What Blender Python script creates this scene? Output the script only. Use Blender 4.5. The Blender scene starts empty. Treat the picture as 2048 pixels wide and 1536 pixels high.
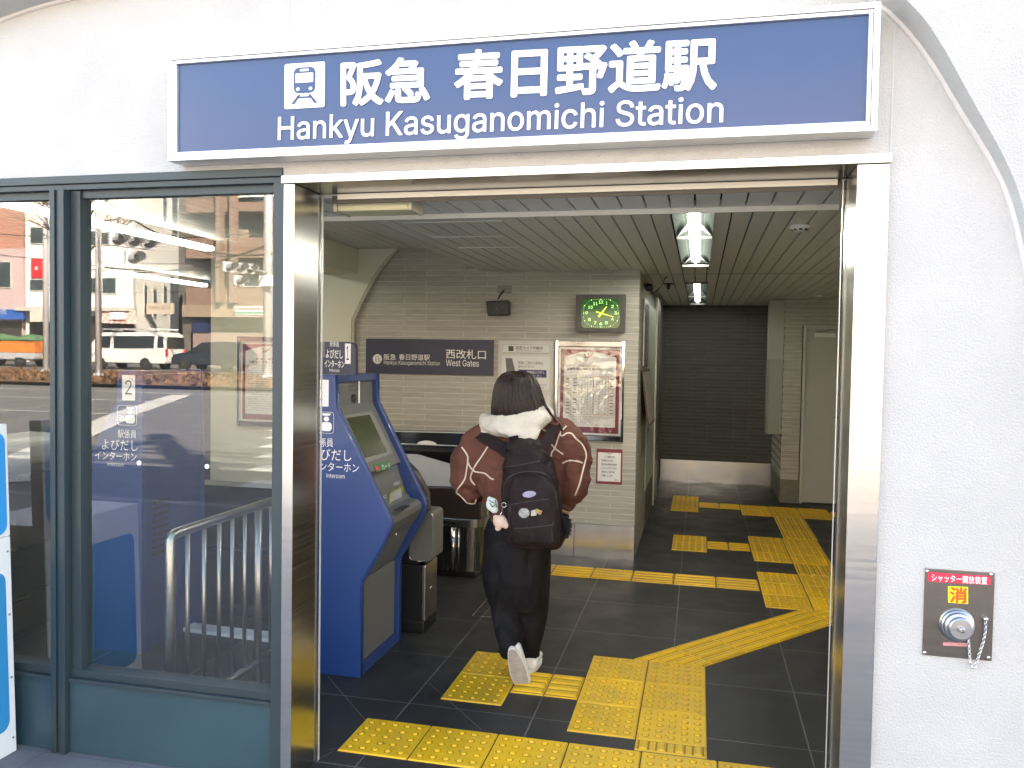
import bpy, bmesh, math, random
from mathutils import Vector, Matrix, noise
import numpy as np
from mathutils.bvhtree import BVHTree
from mathutils.geometry import delaunay_2d_cdt
random.seed(7)
R = math.radians
SC = bpy.context.scene
COL = SC.collection

# ---------------------------------------------------------------- camera
F_PX, YAW, PITCH, ROLL, EYE = 1634.65, .225892, -.03464, .016091, Vector((0, 0, 1.6))
_cy, _sy, _cp, _sp = math.cos(YAW), math.sin(YAW), math.cos(PITCH), math.sin(PITCH)
_f = Vector((-_sy*_cp, _cy*_cp, _sp)); _r0 = Vector((_cy, _sy, 0)); _u0 = _r0.cross(_f)
_r = math.cos(ROLL)*_r0 + math.sin(ROLL)*_u0; _u = -math.sin(ROLL)*_r0 + math.cos(ROLL)*_u0
cam_d = bpy.data.cameras.new('camera'); cam = bpy.data.objects.new('camera', cam_d); COL.objects.link(cam)
cam_d.sensor_width = 36; cam_d.lens = 36*F_PX/2048; cam_d.clip_start = .05; cam_d.clip_end = 2000
cam.matrix_world = Matrix(((_r.x, _u.x, -_f.x, EYE.x), (_r.y, _u.y, -_f.y, EYE.y), (_r.z, _u.z, -_f.z, EYE.z), (0, 0, 0, 1)))
SC.camera = cam

# ---------------------------------------------------------------- sky, sun, exposure
SUN_EL, SUN_AZ = R(33), R(42)          # the sun stands behind the station (+y), a little to the right
w = bpy.data.worlds.new('World'); SC.world = w; w.use_nodes = True
nt = w.node_tree; sky = nt.nodes.new('ShaderNodeTexSky'); sky.sky_type = 'NISHITA'; sky.sun_disc = False
sky.sun_elevation = SUN_EL; sky.sun_rotation = SUN_AZ; sky.dust_density = 1.5
nt.links.new(sky.outputs[0], nt.nodes['Background'].inputs[0]); nt.nodes['Background'].inputs[1].default_value = .125
sd = bpy.data.lights.new('sun', 'SUN'); sd.energy = 5.0; sd.angle = R(.5); sd.color = (1, .94, .84)
so = bpy.data.objects.new('sun', sd); COL.objects.link(so)
to_sun = Vector((math.sin(SUN_AZ)*math.cos(SUN_EL), math.cos(SUN_AZ)*math.cos(SUN_EL), math.sin(SUN_EL)))
so.rotation_euler = to_sun.to_track_quat('Z', 'Y').to_euler(); so.location = (0, 20, 30)
SC.view_settings.view_transform = 'Standard'; SC.view_settings.look = 'None'
SC.view_settings.exposure = 3.22; SC.view_settings.use_white_balance = True; SC.view_settings.white_balance_temperature = 7420; SC.view_settings.white_balance_tint = 10; SC.view_settings.gamma = 1
SC.cycles.max_bounces = 10; SC.cycles.diffuse_bounces = 5; SC.cycles.glossy_bounces = 5; SC.cycles.transparent_max_bounces = 12
SC.cycles.use_denoising = True
SC.cycles.sample_clamp_indirect = 6

# ---------------------------------------------------------------- helpers: points
def ray(px, py): return _f*F_PX + _r*(px-1024) - _u*(py-768)
def W(px, py, y):                      # the point of the vertical plane y (parallel to the facade) seen at a spot of the photo
    d = ray(px, py); return EYE + d*(y/d.y)
def G(px, py, z=0.):
    d = ray(px, py); return EYE + d*((z-EYE.z)/d.z)
def WX(px, py, x):
    d = ray(px, py); return EYE + d*(x/d.x)
GLASS_Y = 2.765
def M(px, py, Y):                      # a point of the street behind the viewer, seen mirrored in the window
    p = W(px, py, Y); return Vector((p.x, 2*GLASS_Y - p.y, p.z))
def road_z(y): return .02*max(0, 1.5-y)

# ---------------------------------------------------------------- helpers: materials
MATS = {}
def mat(name, col, rough=.5, metal=0., var=.08, scale=6., bump=0., bscale=60., spec=.5, stretch=None, emit=None, estr=0., rvar=.0, coat=0., alpha=None):
    if name in MATS: return MATS[name]
    m = bpy.data.materials.new(name); m.use_nodes = True; n = m.node_tree.nodes; l = m.node_tree.links
    b = n['Principled BSDF']; b.inputs['Roughness'].default_value = rough; b.inputs['Metallic'].default_value = metal
    b.inputs['Specular IOR Level'].default_value = spec; b.inputs['Coat Weight'].default_value = coat
    tc = n.new('ShaderNodeTexCoord'); mp = n.new('ShaderNodeMapping'); l.new(tc.outputs['Object'], mp.inputs[0])
    if stretch: mp.inputs['Scale'].default_value = stretch
    c = (*col, 1)
    if var:
        nz = n.new('ShaderNodeTexNoise'); nz.inputs['Scale'].default_value = scale; nz.inputs['Detail'].default_value = 5; l.new(mp.outputs[0], nz.inputs[0])
        rp = n.new('ShaderNodeValToRGB'); rp.color_ramp.elements[0].position = .3; rp.color_ramp.elements[1].position = .7
        rp.color_ramp.elements[0].color = (*[x*(1-var) for x in col], 1); rp.color_ramp.elements[1].color = (*[min(1, x*(1+var)) for x in col], 1)
        l.new(nz.outputs[0], rp.inputs[0]); l.new(rp.outputs[0], b.inputs['Base Color'])
        if rvar:
            mr = n.new('ShaderNodeMapRange'); mr.inputs[1].default_value = .3; mr.inputs[2].default_value = .7
            mr.inputs[3].default_value = max(0, rough-rvar); mr.inputs[4].default_value = rough+rvar; l.new(nz.outputs[0], mr.inputs[0]); l.new(mr.outputs[0], b.inputs['Roughness'])
    else: b.inputs['Base Color'].default_value = c
    if bump:
        n2 = n.new('ShaderNodeTexNoise'); n2.inputs['Scale'].default_value = bscale; n2.inputs['Detail'].default_value = 4; l.new(mp.outputs[0], n2.inputs[0])
        bp = n.new('ShaderNodeBump'); bp.inputs['Strength'].default_value = bump; bp.inputs['Distance'].default_value = .01
        l.new(n2.outputs[0], bp.inputs['Height']); l.new(bp.outputs[0], b.inputs['Normal'])
    if emit: b.inputs['Emission Color'].default_value = (*emit, 1); b.inputs['Emission Strength'].default_value = estr
    MATS[name] = m; return m

def steel(name, col=(.62, .61, .59), rough=.22, stretch=(1, 1, 90)):
    m = mat(name, col, rough, 1., .04, 3., stretch=tuple(min(q, 25) for q in stretch), rvar=.03); return m

def brick_mat(name, c1, c2, mortar, bw, rh, ms, axes='xz', off=.37, freq=2, rough=.7, bump=.25, shift=(0, 0), spec=.4, vr=.18, fine=0.):
    if name in MATS: return MATS[name]
    m = bpy.data.materials.new(name); m.use_nodes = True; n = m.node_tree.nodes; l = m.node_tree.links
    b = n['Principled BSDF']; b.inputs['Roughness'].default_value = rough; b.inputs['Specular IOR Level'].default_value = spec
    tc = n.new('ShaderNodeTexCoord'); sx = n.new('ShaderNodeSeparateXYZ'); cb = n.new('ShaderNodeCombineXYZ')
    l.new(tc.outputs['Object'], sx.inputs[0])
    for k in (0, 1):
        a = n.new('ShaderNodeMath'); a.operation = 'ADD'; a.inputs[1].default_value = shift[k]; l.new(sx.outputs['xyz'.index(axes[k])], a.inputs[0]); l.new(a.outputs[0], cb.inputs[k])
    br = n.new('ShaderNodeTexBrick'); br.offset = off; br.offset_frequency = freq; br.squash = 1.
    br.inputs['Scale'].default_value = 1; br.inputs['Brick Width'].default_value = bw; br.inputs['Row Height'].default_value = rh
    br.inputs['Mortar Size'].default_value = ms; br.inputs['Mortar Smooth'].default_value = .1; br.inputs['Bias'].default_value = 0
    br.inputs['Color1'].default_value = (*c1, 1); br.inputs['Color2'].default_value = (*c2, 1); br.inputs['Mortar'].default_value = (*mortar, 1)
    l.new(cb.outputs[0], br.inputs[0])
    mp = n.new('ShaderNodeMapping'); l.new(tc.outputs['Object'], mp.inputs[0]); mp.inputs['Scale'].default_value = (6, 6, 90) if axes[1] == 'z' else (4, 4, 4)
    nz = n.new('ShaderNodeTexNoise'); nz.inputs['Scale'].default_value = 1; nz.inputs['Detail'].default_value = 6; l.new(mp.outputs[0], nz.inputs[0])
    mr = n.new('ShaderNodeMapRange'); mr.inputs[1].default_value = .25; mr.inputs[2].default_value = .75; mr.inputs[3].default_value = 1-vr; mr.inputs[4].default_value = 1+vr; l.new(nz.outputs[0], mr.inputs[0])
    mx = n.new('ShaderNodeMix'); mx.data_type = 'RGBA'; mx.blend_type = 'MULTIPLY'; mx.inputs[0].default_value = 1
    l.new(br.outputs[0], mx.inputs[6]); l.new(mr.outputs[0], mx.inputs[7]); l.new(mx.outputs[2], b.inputs['Base Color'])
    iv = n.new('ShaderNodeMath'); iv.operation = 'SUBTRACT'; iv.inputs[0].default_value = 1; l.new(br.outputs['Fac'], iv.inputs[1])
    ad = n.new('ShaderNodeMath'); ad.operation = 'MULTIPLY_ADD'; ad.inputs[1].default_value = fine or .15; l.new(nz.outputs[0], ad.inputs[0]); l.new(iv.outputs[0], ad.inputs[2])
    bp = n.new('ShaderNodeBump'); bp.inputs['Strength'].default_value = bump; bp.inputs['Distance'].default_value = .004
    l.new(ad.outputs[0], bp.inputs['Height']); l.new(bp.outputs[0], b.inputs['Normal'])
    if rough < .5:
        mr2 = n.new('ShaderNodeMapRange'); mr2.inputs[1].default_value = .3; mr2.inputs[2].default_value = .7; mr2.inputs[3].default_value = rough-.08; mr2.inputs[4].default_value = rough+.14
        l.new(nz.outputs[0], mr2.inputs[0]); l.new(mr2.outputs[0], b.inputs['Roughness'])
    MATS[name] = m; return m

def glass_mat(name, f0, tint, dust=0.):         # a clear pane: mirror share by Schlick's law, the rest passes
    m = bpy.data.materials.new(name); m.use_nodes = True; n = m.node_tree.nodes; l = m.node_tree.links; n.clear()
    out = n.new('ShaderNodeOutputMaterial'); mix = n.new('ShaderNodeMixShader'); tr = n.new('ShaderNodeBsdfTransparent'); gl = n.new('ShaderNodeBsdfGlossy')
    tr.inputs[0].default_value = (*tint, 1); gl.inputs['Roughness'].default_value = 0; gl.inputs[0].default_value = (1, 1, 1, 1)
    l.new(tr.outputs[0], mix.inputs[1]); l.new(gl.outputs[0], mix.inputs[2]); l.new(mix.outputs[0], out.inputs[0])
    if f0 <= 0: mix.inputs[0].default_value = 0; return m
    g = n.new('ShaderNodeNewGeometry'); dt = n.new('ShaderNodeVectorMath'); dt.operation = 'DOT_PRODUCT'
    l.new(g.outputs['Normal'], dt.inputs[0]); l.new(g.outputs['Incoming'], dt.inputs[1])
    ab = n.new('ShaderNodeMath'); ab.operation = 'ABSOLUTE'; l.new(dt.outputs['Value'], ab.inputs[0])
    sb = n.new('ShaderNodeMath'); sb.operation = 'SUBTRACT'; sb.inputs[0].default_value = 1; l.new(ab.outputs[0], sb.inputs[1])
    pw = n.new('ShaderNodeMath'); pw.operation = 'POWER'; pw.inputs[1].default_value = 5; l.new(sb.outputs[0], pw.inputs[0])
    ma = n.new('ShaderNodeMath'); ma.operation = 'MULTIPLY_ADD'; ma.inputs[1].default_value = 1-f0; ma.inputs[2].default_value = f0; l.new(pw.outputs[0], ma.inputs[0])
    l.new(ma.outputs[0], mix.inputs[0])
    if dust:                           # a thin film of dust and wiping smears
        df = n.new('ShaderNodeBsdfDiffuse'); df.inputs[0].default_value = (.8, .8, .78, 1); m2_ = n.new('ShaderNodeMixShader'); l.new(mix.outputs[0], m2_.inputs[1]); l.new(df.outputs[0], m2_.inputs[2]); l.new(m2_.outputs[0], out.inputs[0])
        tc = n.new('ShaderNodeTexCoord'); mp = n.new('ShaderNodeMapping'); mp.inputs['Scale'].default_value = (2.5, 1, 1.1); mp.inputs['Rotation'].default_value = (0, .5, 0); l.new(tc.outputs['Object'], mp.inputs[0])
        nz = n.new('ShaderNodeTexNoise'); nz.inputs['Scale'].default_value = 2; nz.inputs['Detail'].default_value = 7; l.new(mp.outputs[0], nz.inputs[0])
        mr = n.new('ShaderNodeMapRange'); mr.inputs[1].default_value = .3; mr.inputs[2].default_value = .75; mr.inputs[3].default_value = dust*.5; mr.inputs[4].default_value = dust*1.7; l.new(nz.outputs[0], mr.inputs[0]); l.new(mr.outputs[0], m2_.inputs[0])
    return m

WHITE_WALL = mat('white_wall_coating', (.50, .498, .484), .85, var=.045, scale=4, bump=.55, bscale=150)
STEEL = steel('brushed_steel'); STEEL_H = mat('shaded_underside_steel', (.19, .183, .172), .2, 1., .05, 3)  # STEEL_H: darker copy of the steel, its colour carries the header underside's shade
STEEL_D = steel('dark_steel', (.33, .32, .30), .3); CHROME = mat('chrome', (.8, .8, .8), .08, 1., 0)
ALU = mat('white_aluminium', (.78, .78, .76), .32, .55, .03, 4)
FRAME = mat('grey_blue_frame_paint', (.028, .047, .055), .42, .15, .06, 3, bump=.02, bscale=200)
KICK = mat('teal_panel_paint', (.032, .071, .090), .38, .1, .1, 2.5)
NAVY = mat('navy_sign_film', (.018, .024, .058), .35, var=.05)
WHITE = mat('white_lettering', (.85, .85, .83), .5, var=.02)
PAPER = mat('white_paper', (.80, .80, .78), .6, var=.03)
BLACK = mat('black_plastic', (.012, .012, .013), .35, var=.1)
INK = mat('black_ink', (.03, .03, .032), .6, var=0)
DARKGREY = mat('dark_grey_print', (.09, .09, .09), .6, var=0)
MAROON = mat('maroon_print', (.22, .03, .045), .5, var=.05)
RED = mat('red_print', (.62, .03, .04), .5, var=.05)
YEL = mat('yellow_tactile_rubber', (.70, .41, .010), .5, var=.10, scale=9, bump=.05, bscale=90, rvar=.08)
_n = YEL.node_tree.nodes; _l = YEL.node_tree.links; _b = _n['Principled BSDF']          # wear: each tile its own tone, grey traffic film and dark specks laid out over the whole floor
_oi = _n.new('ShaderNodeObjectInfo'); _g = _n.new('ShaderNodeNewGeometry'); _hv = _n.new('ShaderNodeHueSaturation'); _src = _b.inputs['Base Color'].links[0].from_socket
_mv = _n.new('ShaderNodeMapRange'); _mv.inputs[3].default_value = .84; _mv.inputs[4].default_value = 1.10; _l.new(_oi.outputs['Random'], _mv.inputs[0]); _l.new(_mv.outputs[0], _hv.inputs['Value']); _l.new(_src, _hv.inputs['Color'])
_z1 = _n.new('ShaderNodeTexNoise'); _z1.inputs['Scale'].default_value = 3.2; _z1.inputs['Detail'].default_value = 8; _z1.inputs['Roughness'].default_value = .7; _l.new(_g.outputs['Position'], _z1.inputs[0])
_r1 = _n.new('ShaderNodeMapRange'); _r1.inputs[1].default_value = .46; _r1.inputs[2].default_value = .75; _r1.inputs[4].default_value = .55; _l.new(_z1.outputs[0], _r1.inputs[0])
_m1 = _n.new('ShaderNodeMix'); _m1.data_type = 'RGBA'; _m1.inputs[7].default_value = (.36, .25, .06, 1); _l.new(_r1.outputs[0], _m1.inputs[0]); _l.new(_hv.outputs[0], _m1.inputs[6])
_z2 = _n.new('ShaderNodeTexNoise'); _z2.inputs['Scale'].default_value = 38; _z2.inputs['Detail'].default_value = 3; _l.new(_g.outputs['Position'], _z2.inputs[0])
_r2 = _n.new('ShaderNodeMapRange'); _r2.inputs[1].default_value = .66; _r2.inputs[2].default_value = .76; _r2.inputs[4].default_value = .7; _l.new(_z2.outputs[0], _r2.inputs[0])
_m2 = _n.new('ShaderNodeMix'); _m2.data_type = 'RGBA'; _m2.inputs[7].default_value = (.12, .08, .025, 1); _l.new(_r2.outputs[0], _m2.inputs[0]); _l.new(_m1.outputs[2], _m2.inputs[6]); _l.new(_m2.outputs[2], _b.inputs['Base Color'])
YEL_D = mat('yellow_rubber_dirt', (.27, .15, .006), .7, var=.2, scale=20)
CREAM = mat('cream_wall_paint', (.72, .71, .59), .75, var=.04, scale=2, bump=.1, bscale=120)
GREYPL = mat('warm_grey_plastic', (.122, .124, .117), .42, var=.05, scale=4)
BEIGEM = mat('beige_metal', (.42, .40, .31), .4, .3, .05)

# ---------------------------------------------------------------- helpers: mesh building
class MB:
    def __init__(s): s.v = []; s.f = []; s.mi = []; s.cur = 0; s.sm = []
    def add(s, vs, fs, smooth=False):
        o = len(s.v); s.v += [Vector(v) for v in vs]
        for f in fs: s.f.append([i+o for i in f]); s.mi.append(s.cur); s.sm.append(smooth)
        return s
    def box(s, x0, x1, y0, y1, z0, z1):
        if x0 > x1: x0, x1 = x1, x0
        if y0 > y1: y0, y1 = y1, y0
        if z0 > z1: z0, z1 = z1, z0
        return s.add([(x0, y0, z0), (x1, y0, z0), (x1, y1, z0), (x0, y1, z0), (x0, y0, z1), (x1, y0, z1), (x1, y1, z1), (x0, y1, z1)],
                     [(3, 2, 1, 0), (4, 5, 6, 7), (0, 1, 5, 4), (1, 2, 6, 5), (2, 3, 7, 6), (3, 0, 4, 7)])
    def obox(s, o, a, b, c):           # parallelepiped from a corner and three edges
        o, a, b, c = map(Vector, (o, a, b, c))
        if a.cross(b).dot(c) < 0: a, b = b, a
        p = [o, o+a, o+a+b, o+b]; p += [q+c for q in p]
        return s.add(p, [(3, 2, 1, 0), (4, 5, 6, 7), (0, 1, 5, 4), (1, 2, 6, 5), (2, 3, 7, 6), (3, 0, 4, 7)])
    def slab(s, quad, d):              # four corners pushed along d
        q = [Vector(p) for p in quad]; d = Vector(d); n = len(q)
        if (q[1]-q[0]).cross(q[2]-q[1]).dot(d) > 0: q.reverse()
        fs = [tuple(range(n)), tuple(range(2*n-1, n-1, -1))] + [(i, i+n, (i+1) % n+n, (i+1) % n) for i in range(n)]
        return s.add(q+[p+d for p in q], fs)
    def tube(s, pts, r, n=8, caps=True, smooth=True):
        pts = [Vector(p) for p in pts]; k = len(pts); rr = r if isinstance(r, (list, tuple)) else [r]*k
        vs = []; up = None
        for i, p in enumerate(pts):
            t = (pts[min(i+1, k-1)]-pts[max(i-1, 0)]).normalized()
            if up is None: up = t.orthogonal().normalized()
            up = (up - t*up.dot(t)).normalized(); sd_ = t.cross(up)
            vs += [p + (up*math.cos(2*math.pi*j/n) + sd_*math.sin(2*math.pi*j/n))*rr[i] for j in range(n)]
        fs = [(i*n+j, i*n+(j+1) % n, (i+1)*n+(j+1) % n, (i+1)*n+j) for i in range(k-1) for j in range(n)]
        if caps: fs += [tuple(range(n-1, -1, -1)), tuple((k-1)*n+j for j in range(n))]
        return s.add(vs, fs, smooth)
    def loft(s, rings, caps=True, smooth=True):
        n = len(rings[0]); k = len(rings); vs = [p for rg in rings for p in rg]
        fs = [(i*n+j, i*n+(j+1) % n, (i+1)*n+(j+1) % n, (i+1)*n+j) for i in range(k-1) for j in range(n)]
        if caps: fs += [tuple(range(n-1, -1, -1)), tuple((k-1)*n+j for j in range(n))]
        return s.add(vs, fs, smooth)
    def lathe(s, c, axis, prof, n=24, smooth=True):      # prof: (distance along axis, radius)
        axis = Vector(axis).normalized(); u = axis.orthogonal().normalized(); v = axis.cross(u); c = Vector(c)
        return s.loft([[c+axis*a+(u*math.cos(2*math.pi*j/n)+v*math.sin(2*math.pi*j/n))*max(r, 1e-5) for j in range(n)] for a, r in prof], True, smooth)
    def steps(s, c, axis, prof, n=28):     # a turned piece with crisp shoulders
        for a, b in zip(prof, prof[1:]):
            axis_ = Vector(axis).normalized(); u = axis_.orthogonal().normalized(); v = axis_.cross(u); c_ = Vector(c)
            rg = [[c_+axis_*h+(u*math.cos(2*math.pi*j/n)+v*math.sin(2*math.pi*j/n))*max(r, 1e-5) for j in range(n)] for h, r in (a, b)]; s.loft(rg, False)
        return s
    def ell(s, c, rx, ry, rz, n=16, m=10):
        c = Vector(c); rings = []
        for i in range(m+1):
            a = math.pi*i/m - math.pi/2; q = max(math.cos(a), 1e-3)
            rings.append([c+Vector((rx*q*math.cos(2*math.pi*j/n), ry*q*math.sin(2*math.pi*j/n), rz*math.sin(a))) for j in range(n)])
        return s.loft(rings)
    def build(s, name, m, parent=None, bevel=0, smooth=None, fix=False):
        if bevel or fix:
            bm = bmesh.new(); vv = [bm.verts.new(p) for p in s.v]
            for f, i, sm in zip(s.f, s.mi, s.sm):
                try: q = bm.faces.new([vv[k] for k in f]); q.material_index = i; q.smooth = sm
                except ValueError: pass
            bmesh.ops.recalc_face_normals(bm, faces=bm.faces)
            if bevel:
                es = [e for e in bm.edges if len(e.link_faces) == 2 and e.calc_face_angle(0) > .5]
                bmesh.ops.bevel(bm, geom=es, offset=bevel, segments=2, affect='EDGES', profile=.6, clamp_overlap=True)
            me = bpy.data.meshes.new(name); bm.to_mesh(me); bm.free()
        else:
            me = bpy.data.meshes.new(name); me.from_pydata(s.v, [], s.f)
            me.polygons.foreach_set('material_index', s.mi); me.polygons.foreach_set('use_smooth', s.sm)
        return link(name, me, m, parent)
ORG = {}
def link(name, me, m, parent=None):
    o = bpy.data.objects.new(name, me); COL.objects.link(o)
    for q in (m if isinstance(m, (list, tuple)) else [m]): me.materials.append(q)
    if parent is not None:
        org = ORG[parent.name]; me.transform(Matrix.Translation(-org)); o.parent = parent; ORG[o.name] = org
    else: ORG[o.name] = Vector((0, 0, 0))
    me.update(); return o
def thing(name, label, cat, loc, group=None):
    o = bpy.data.objects.new(name, None); COL.objects.link(o); o.location = loc; o.empty_display_size = .1
    ORG[o.name] = Vector(loc); return tag(o, label, cat, group)
def tag(o, label, cat, group=None):
    o['label'] = label; o['category'] = cat
    if group: o['group'] = group
    return o
def struct(o): o['kind'] = 'structure'; return o
def rebase(o, loc):                    # a one-mesh thing: put its origin at loc
    loc = Vector(loc); o.data.transform(Matrix.Translation(-loc)); o.location = loc; ORG[o.name] = loc; return o

_TX = {}
try: INTER = bpy.data.fonts.load(bpy.utils.resource_path('LOCAL')+'/datafiles/fonts/Inter.woff2')   # the plain sans that ships inside Blender
except Exception: INTER = None
def text_geo(body, bold=0.):             # outlines of the lettering, filled by winding number
    k = body
    if k not in _TX:
        c = bpy.data.curves.new('t', 'FONT'); c.body = body; c.resolution_u = 3; c.fill_mode = 'NONE'
        if INTER and all(ord(q) < 256 for q in body): c.font = INTER
        ob = bpy.data.objects.new('t', c); COL.objects.link(ob)
        me = bpy.data.meshes.new_from_object(ob.evaluated_get(bpy.context.evaluated_depsgraph_get()))
        V = np.array([v.co[:2] for v in me.vertices]); E = np.array([e.vertices[:] for e in me.edges])
        nb_ = {}
        for a, b in E.tolist(): nb_.setdefault(a, []).append(b); nb_.setdefault(b, []).append(a)
        seen = set(); segs = []
        for a in range(len(V)):        # walk each closed outline in index order to keep its direction
            if a in seen or a not in nb_: continue
            loop = [a]; seen.add(a)
            nx = (a+1) if (a+1) in nb_[a] else nb_[a][0]
            while nx not in seen:
                loop.append(nx); seen.add(nx); q = [t for t in nb_[nx] if t not in seen]
                if not q: break
                nx = q[0]
            segs += list(zip(loop, loop[1:]+loop[:1]))
        vo, _, fo, _, _, _ = delaunay_2d_cdt([Vector(p) for p in V.tolist()], segs, [], 0, 1e-6)
        P = np.array([p[:] for p in vo]); F = [f for f in fo if len(f) == 3]; cen = np.array([P[list(f)].mean(0) for f in F])
        S = np.array(segs); A, B = V[S[:, 0]], V[S[:, 1]]; keep = []
        for a in range(0, len(cen), 400):
            x, y = cen[a:a+400, 0:1], cen[a:a+400, 1:2]
            up = (A[:, 1] <= y) & (B[:, 1] > y); dn = (A[:, 1] > y) & (B[:, 1] <= y)
            cr = (B[:, 0]-A[:, 0])*(y-A[:, 1])-(x-A[:, 0])*(B[:, 1]-A[:, 1])
            keep += ((up & (cr > 0)).sum(1)-(dn & (cr < 0)).sum(1)).tolist()
        F = [f if np.cross(P[f[1]]-P[f[0]], P[f[2]]-P[f[0]]) > 0 else f[::-1] for f, w_ in zip(F, keep) if w_]
        x0, y0 = V.min(0); sx, sy = np.maximum(V.max(0)-V.min(0), 1e-6)
        _TX[k] = ([((p[0]-x0)/sx, (p[1]-y0)/sy) for p in P], [tuple(f) for f in F], sx/sy)
        bpy.data.objects.remove(ob); bpy.data.meshes.remove(me); bpy.data.curves.remove(c)
    return _TX[k]
def put_text(mb, body, ll, xv, yv, off=(0, 0, 0), bold=0.):   # lettering filling the box at ll spanned by xv, yv
    v, f, _ = text_geo(body); ll = Vector(ll)+Vector(off); xv = Vector(xv); yv = Vector(yv)
    flip = xv.cross(yv).dot(Vector(off)) < 0
    fs = [tuple(reversed(q)) if flip else q for q in f]
    if not bold: return mb.add([ll+xv*a+yv*b for a, b in v], fs)
    rad = bold*yv.length; ux, uy, on = xv.normalized(), yv.normalized(), Vector(off).normalized()   # heavier strokes: the outline laid several times round a small circle
    kx, ky = 1-2*rad/xv.length, 1-2*rad/yv.length
    for k in range(9):
        t = k*math.pi/4; d = (ux*math.cos(t)+uy*math.sin(t))*rad*(k < 8)+(ux+uy)*rad+on*(.00012*k)
        mb.add([ll+xv*a*kx+yv*b*ky+d for a, b in v], fs)
    return mb
def text_box(mb, body, pl, y, off=.003, bold=0.):             # pl: photo corners top-left, top-right, bottom-left on plane y
    tl, tr, bl = [W(*p, y) for p in pl]
    return put_text(mb, body, bl, tr-tl, tl-bl, (0, -off, 0), bold)
def rrect(x0, x1, z0, z1, r, n=5):     # rounded rectangle outline, counter-clockwise in (x, z)
    P = []
    for cx, cz, a in ((x1-r, z0+r, -90), (x1-r, z1-r, 0), (x0+r, z1-r, 90), (x0+r, z0+r, 180)):
        for i in range(n+1): t = R(a+90*i/n); P.append((cx+r*math.cos(t), cz+r*math.sin(t)))
    return P
def plate(mb, x0, x1, z0, z1, y0, y1, r=.0): # a plate facing the street, y0 in front
    P = rrect(x0, x1, z0, z1, r) if r else [(x0, z0), (x1, z0), (x1, z1), (x0, z1)]
    return mb.slab([(x, y0, z) for x, z in P], (0, y1-y0, 0))
def remesh(mb, voxel, smooth=4, name='m'):
    o = mb.build(name, WHITE, fix=True); md = o.modifiers.new('r', 'REMESH'); md.mode = 'VOXEL'; md.voxel_size = voxel
    sm = o.modifiers.new('s', 'SMOOTH'); sm.iterations = smooth; sm.factor = .5
    me = bpy.data.meshes.new_from_object(o.evaluated_get(bpy.context.evaluated_depsgraph_get()))
    old = o.data; bpy.data.objects.remove(o); bpy.data.meshes.remove(old); me.materials.clear()
    me.polygons.foreach_set('use_smooth', [True]*len(me.polygons)); return me
# ================================================================ THE SETTING
TILE_W = brick_mat('grey_ledge_tile', (.40, .385, .34), (.47, .455, .405), (.66, .645, .59), .52, .0462, .0022, 'xz', .37, 2, .75, .5, (.11, .012))
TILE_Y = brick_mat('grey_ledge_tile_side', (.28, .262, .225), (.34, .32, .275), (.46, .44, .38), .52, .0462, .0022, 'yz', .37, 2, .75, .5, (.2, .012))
TILE_D = brick_mat('dark_ledge_tile', (.092, .090, .080), (.115, .112, .10), (.21, .205, .185), .52, .047, .002, 'xz', .37, 2, .7, .5, (.1, .01))
FLOORM = brick_mat('charcoal_floor_tile', (.024, .0235, .024), (.030, .0295, .0295), (.115, .112, .11), .58, .6, .0032, 'xy', 0, 2, .46, .08, (.105+5.8, .1+.6), .22, vr=.34, fine=.05)
PAVE = brick_mat('grey_pavement_tile', (.13, .135, .145), (.15, .152, .16), (.11, .112, .12), .4, .4, .004, 'xy', 0, 2, .6, .15, (.1, .1))
SLAT = mat('ceiling_slat_paint', (.63, .645, .63), .5, .1, .03, 2); SLAT_F = SLAT
VOID = mat('ceiling_void', (.02, .02, .02), .9, var=0)
ASPH = mat('asphalt', (.16, .157, .154), .85, var=.25, scale=3, bump=.5, bscale=90)
MARK = mat('road_marking_paint', (.62, .61, .58), .7, var=.12, scale=8)

# ---- floor, pavement, road
f = struct(MB().box(-9, 3.2, 2.74, 11.2, -.12, 0).build('floor', FLOORM))
f = struct(MB().box(-60, 14, -1.95, 2.735, -.14, -.002).build('pavement', PAVE))
mb = MB()
def road_sheet(mb, x0, x1, ya, yb, dz=0, n=8):
    for i in range(n):
        a, b = ya+(yb-ya)*i/n, ya+(yb-ya)*(i+1)/n
        mb.add([(x0, a, road_z(a)+dz), (x1, a, road_z(a)+dz), (x1, b, road_z(b)+dz), (x0, b, road_z(b)+dz)], [(0, 1, 2, 3) if b > a else (3, 2, 1, 0)])
road_sheet(mb, -400, 300, -2.0, -39.4, -.10+.0, 10); struct(mb.build('road', ASPH))
mb = MB(); road_sheet(mb, -400, 300, -39.4, -300, .03, 4); struct(mb.build('far_pavement', PAVE))
mb = MB().box(-60, 14, -2.1, -1.95, -.2, .0); struct(mb.build('kerb', mat('kerb_concrete', (.32, .31, .29), .8, var=.12, bump=.2)))
mb = MB(); road_sheet(mb, -120, 30, -18.3, -26.8, .03, 6); struct(mb.build('median_strip', mat('median_soil', (.16, .09, .045), .9, var=.4, scale=2, bump=.8, bscale=20)))
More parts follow.
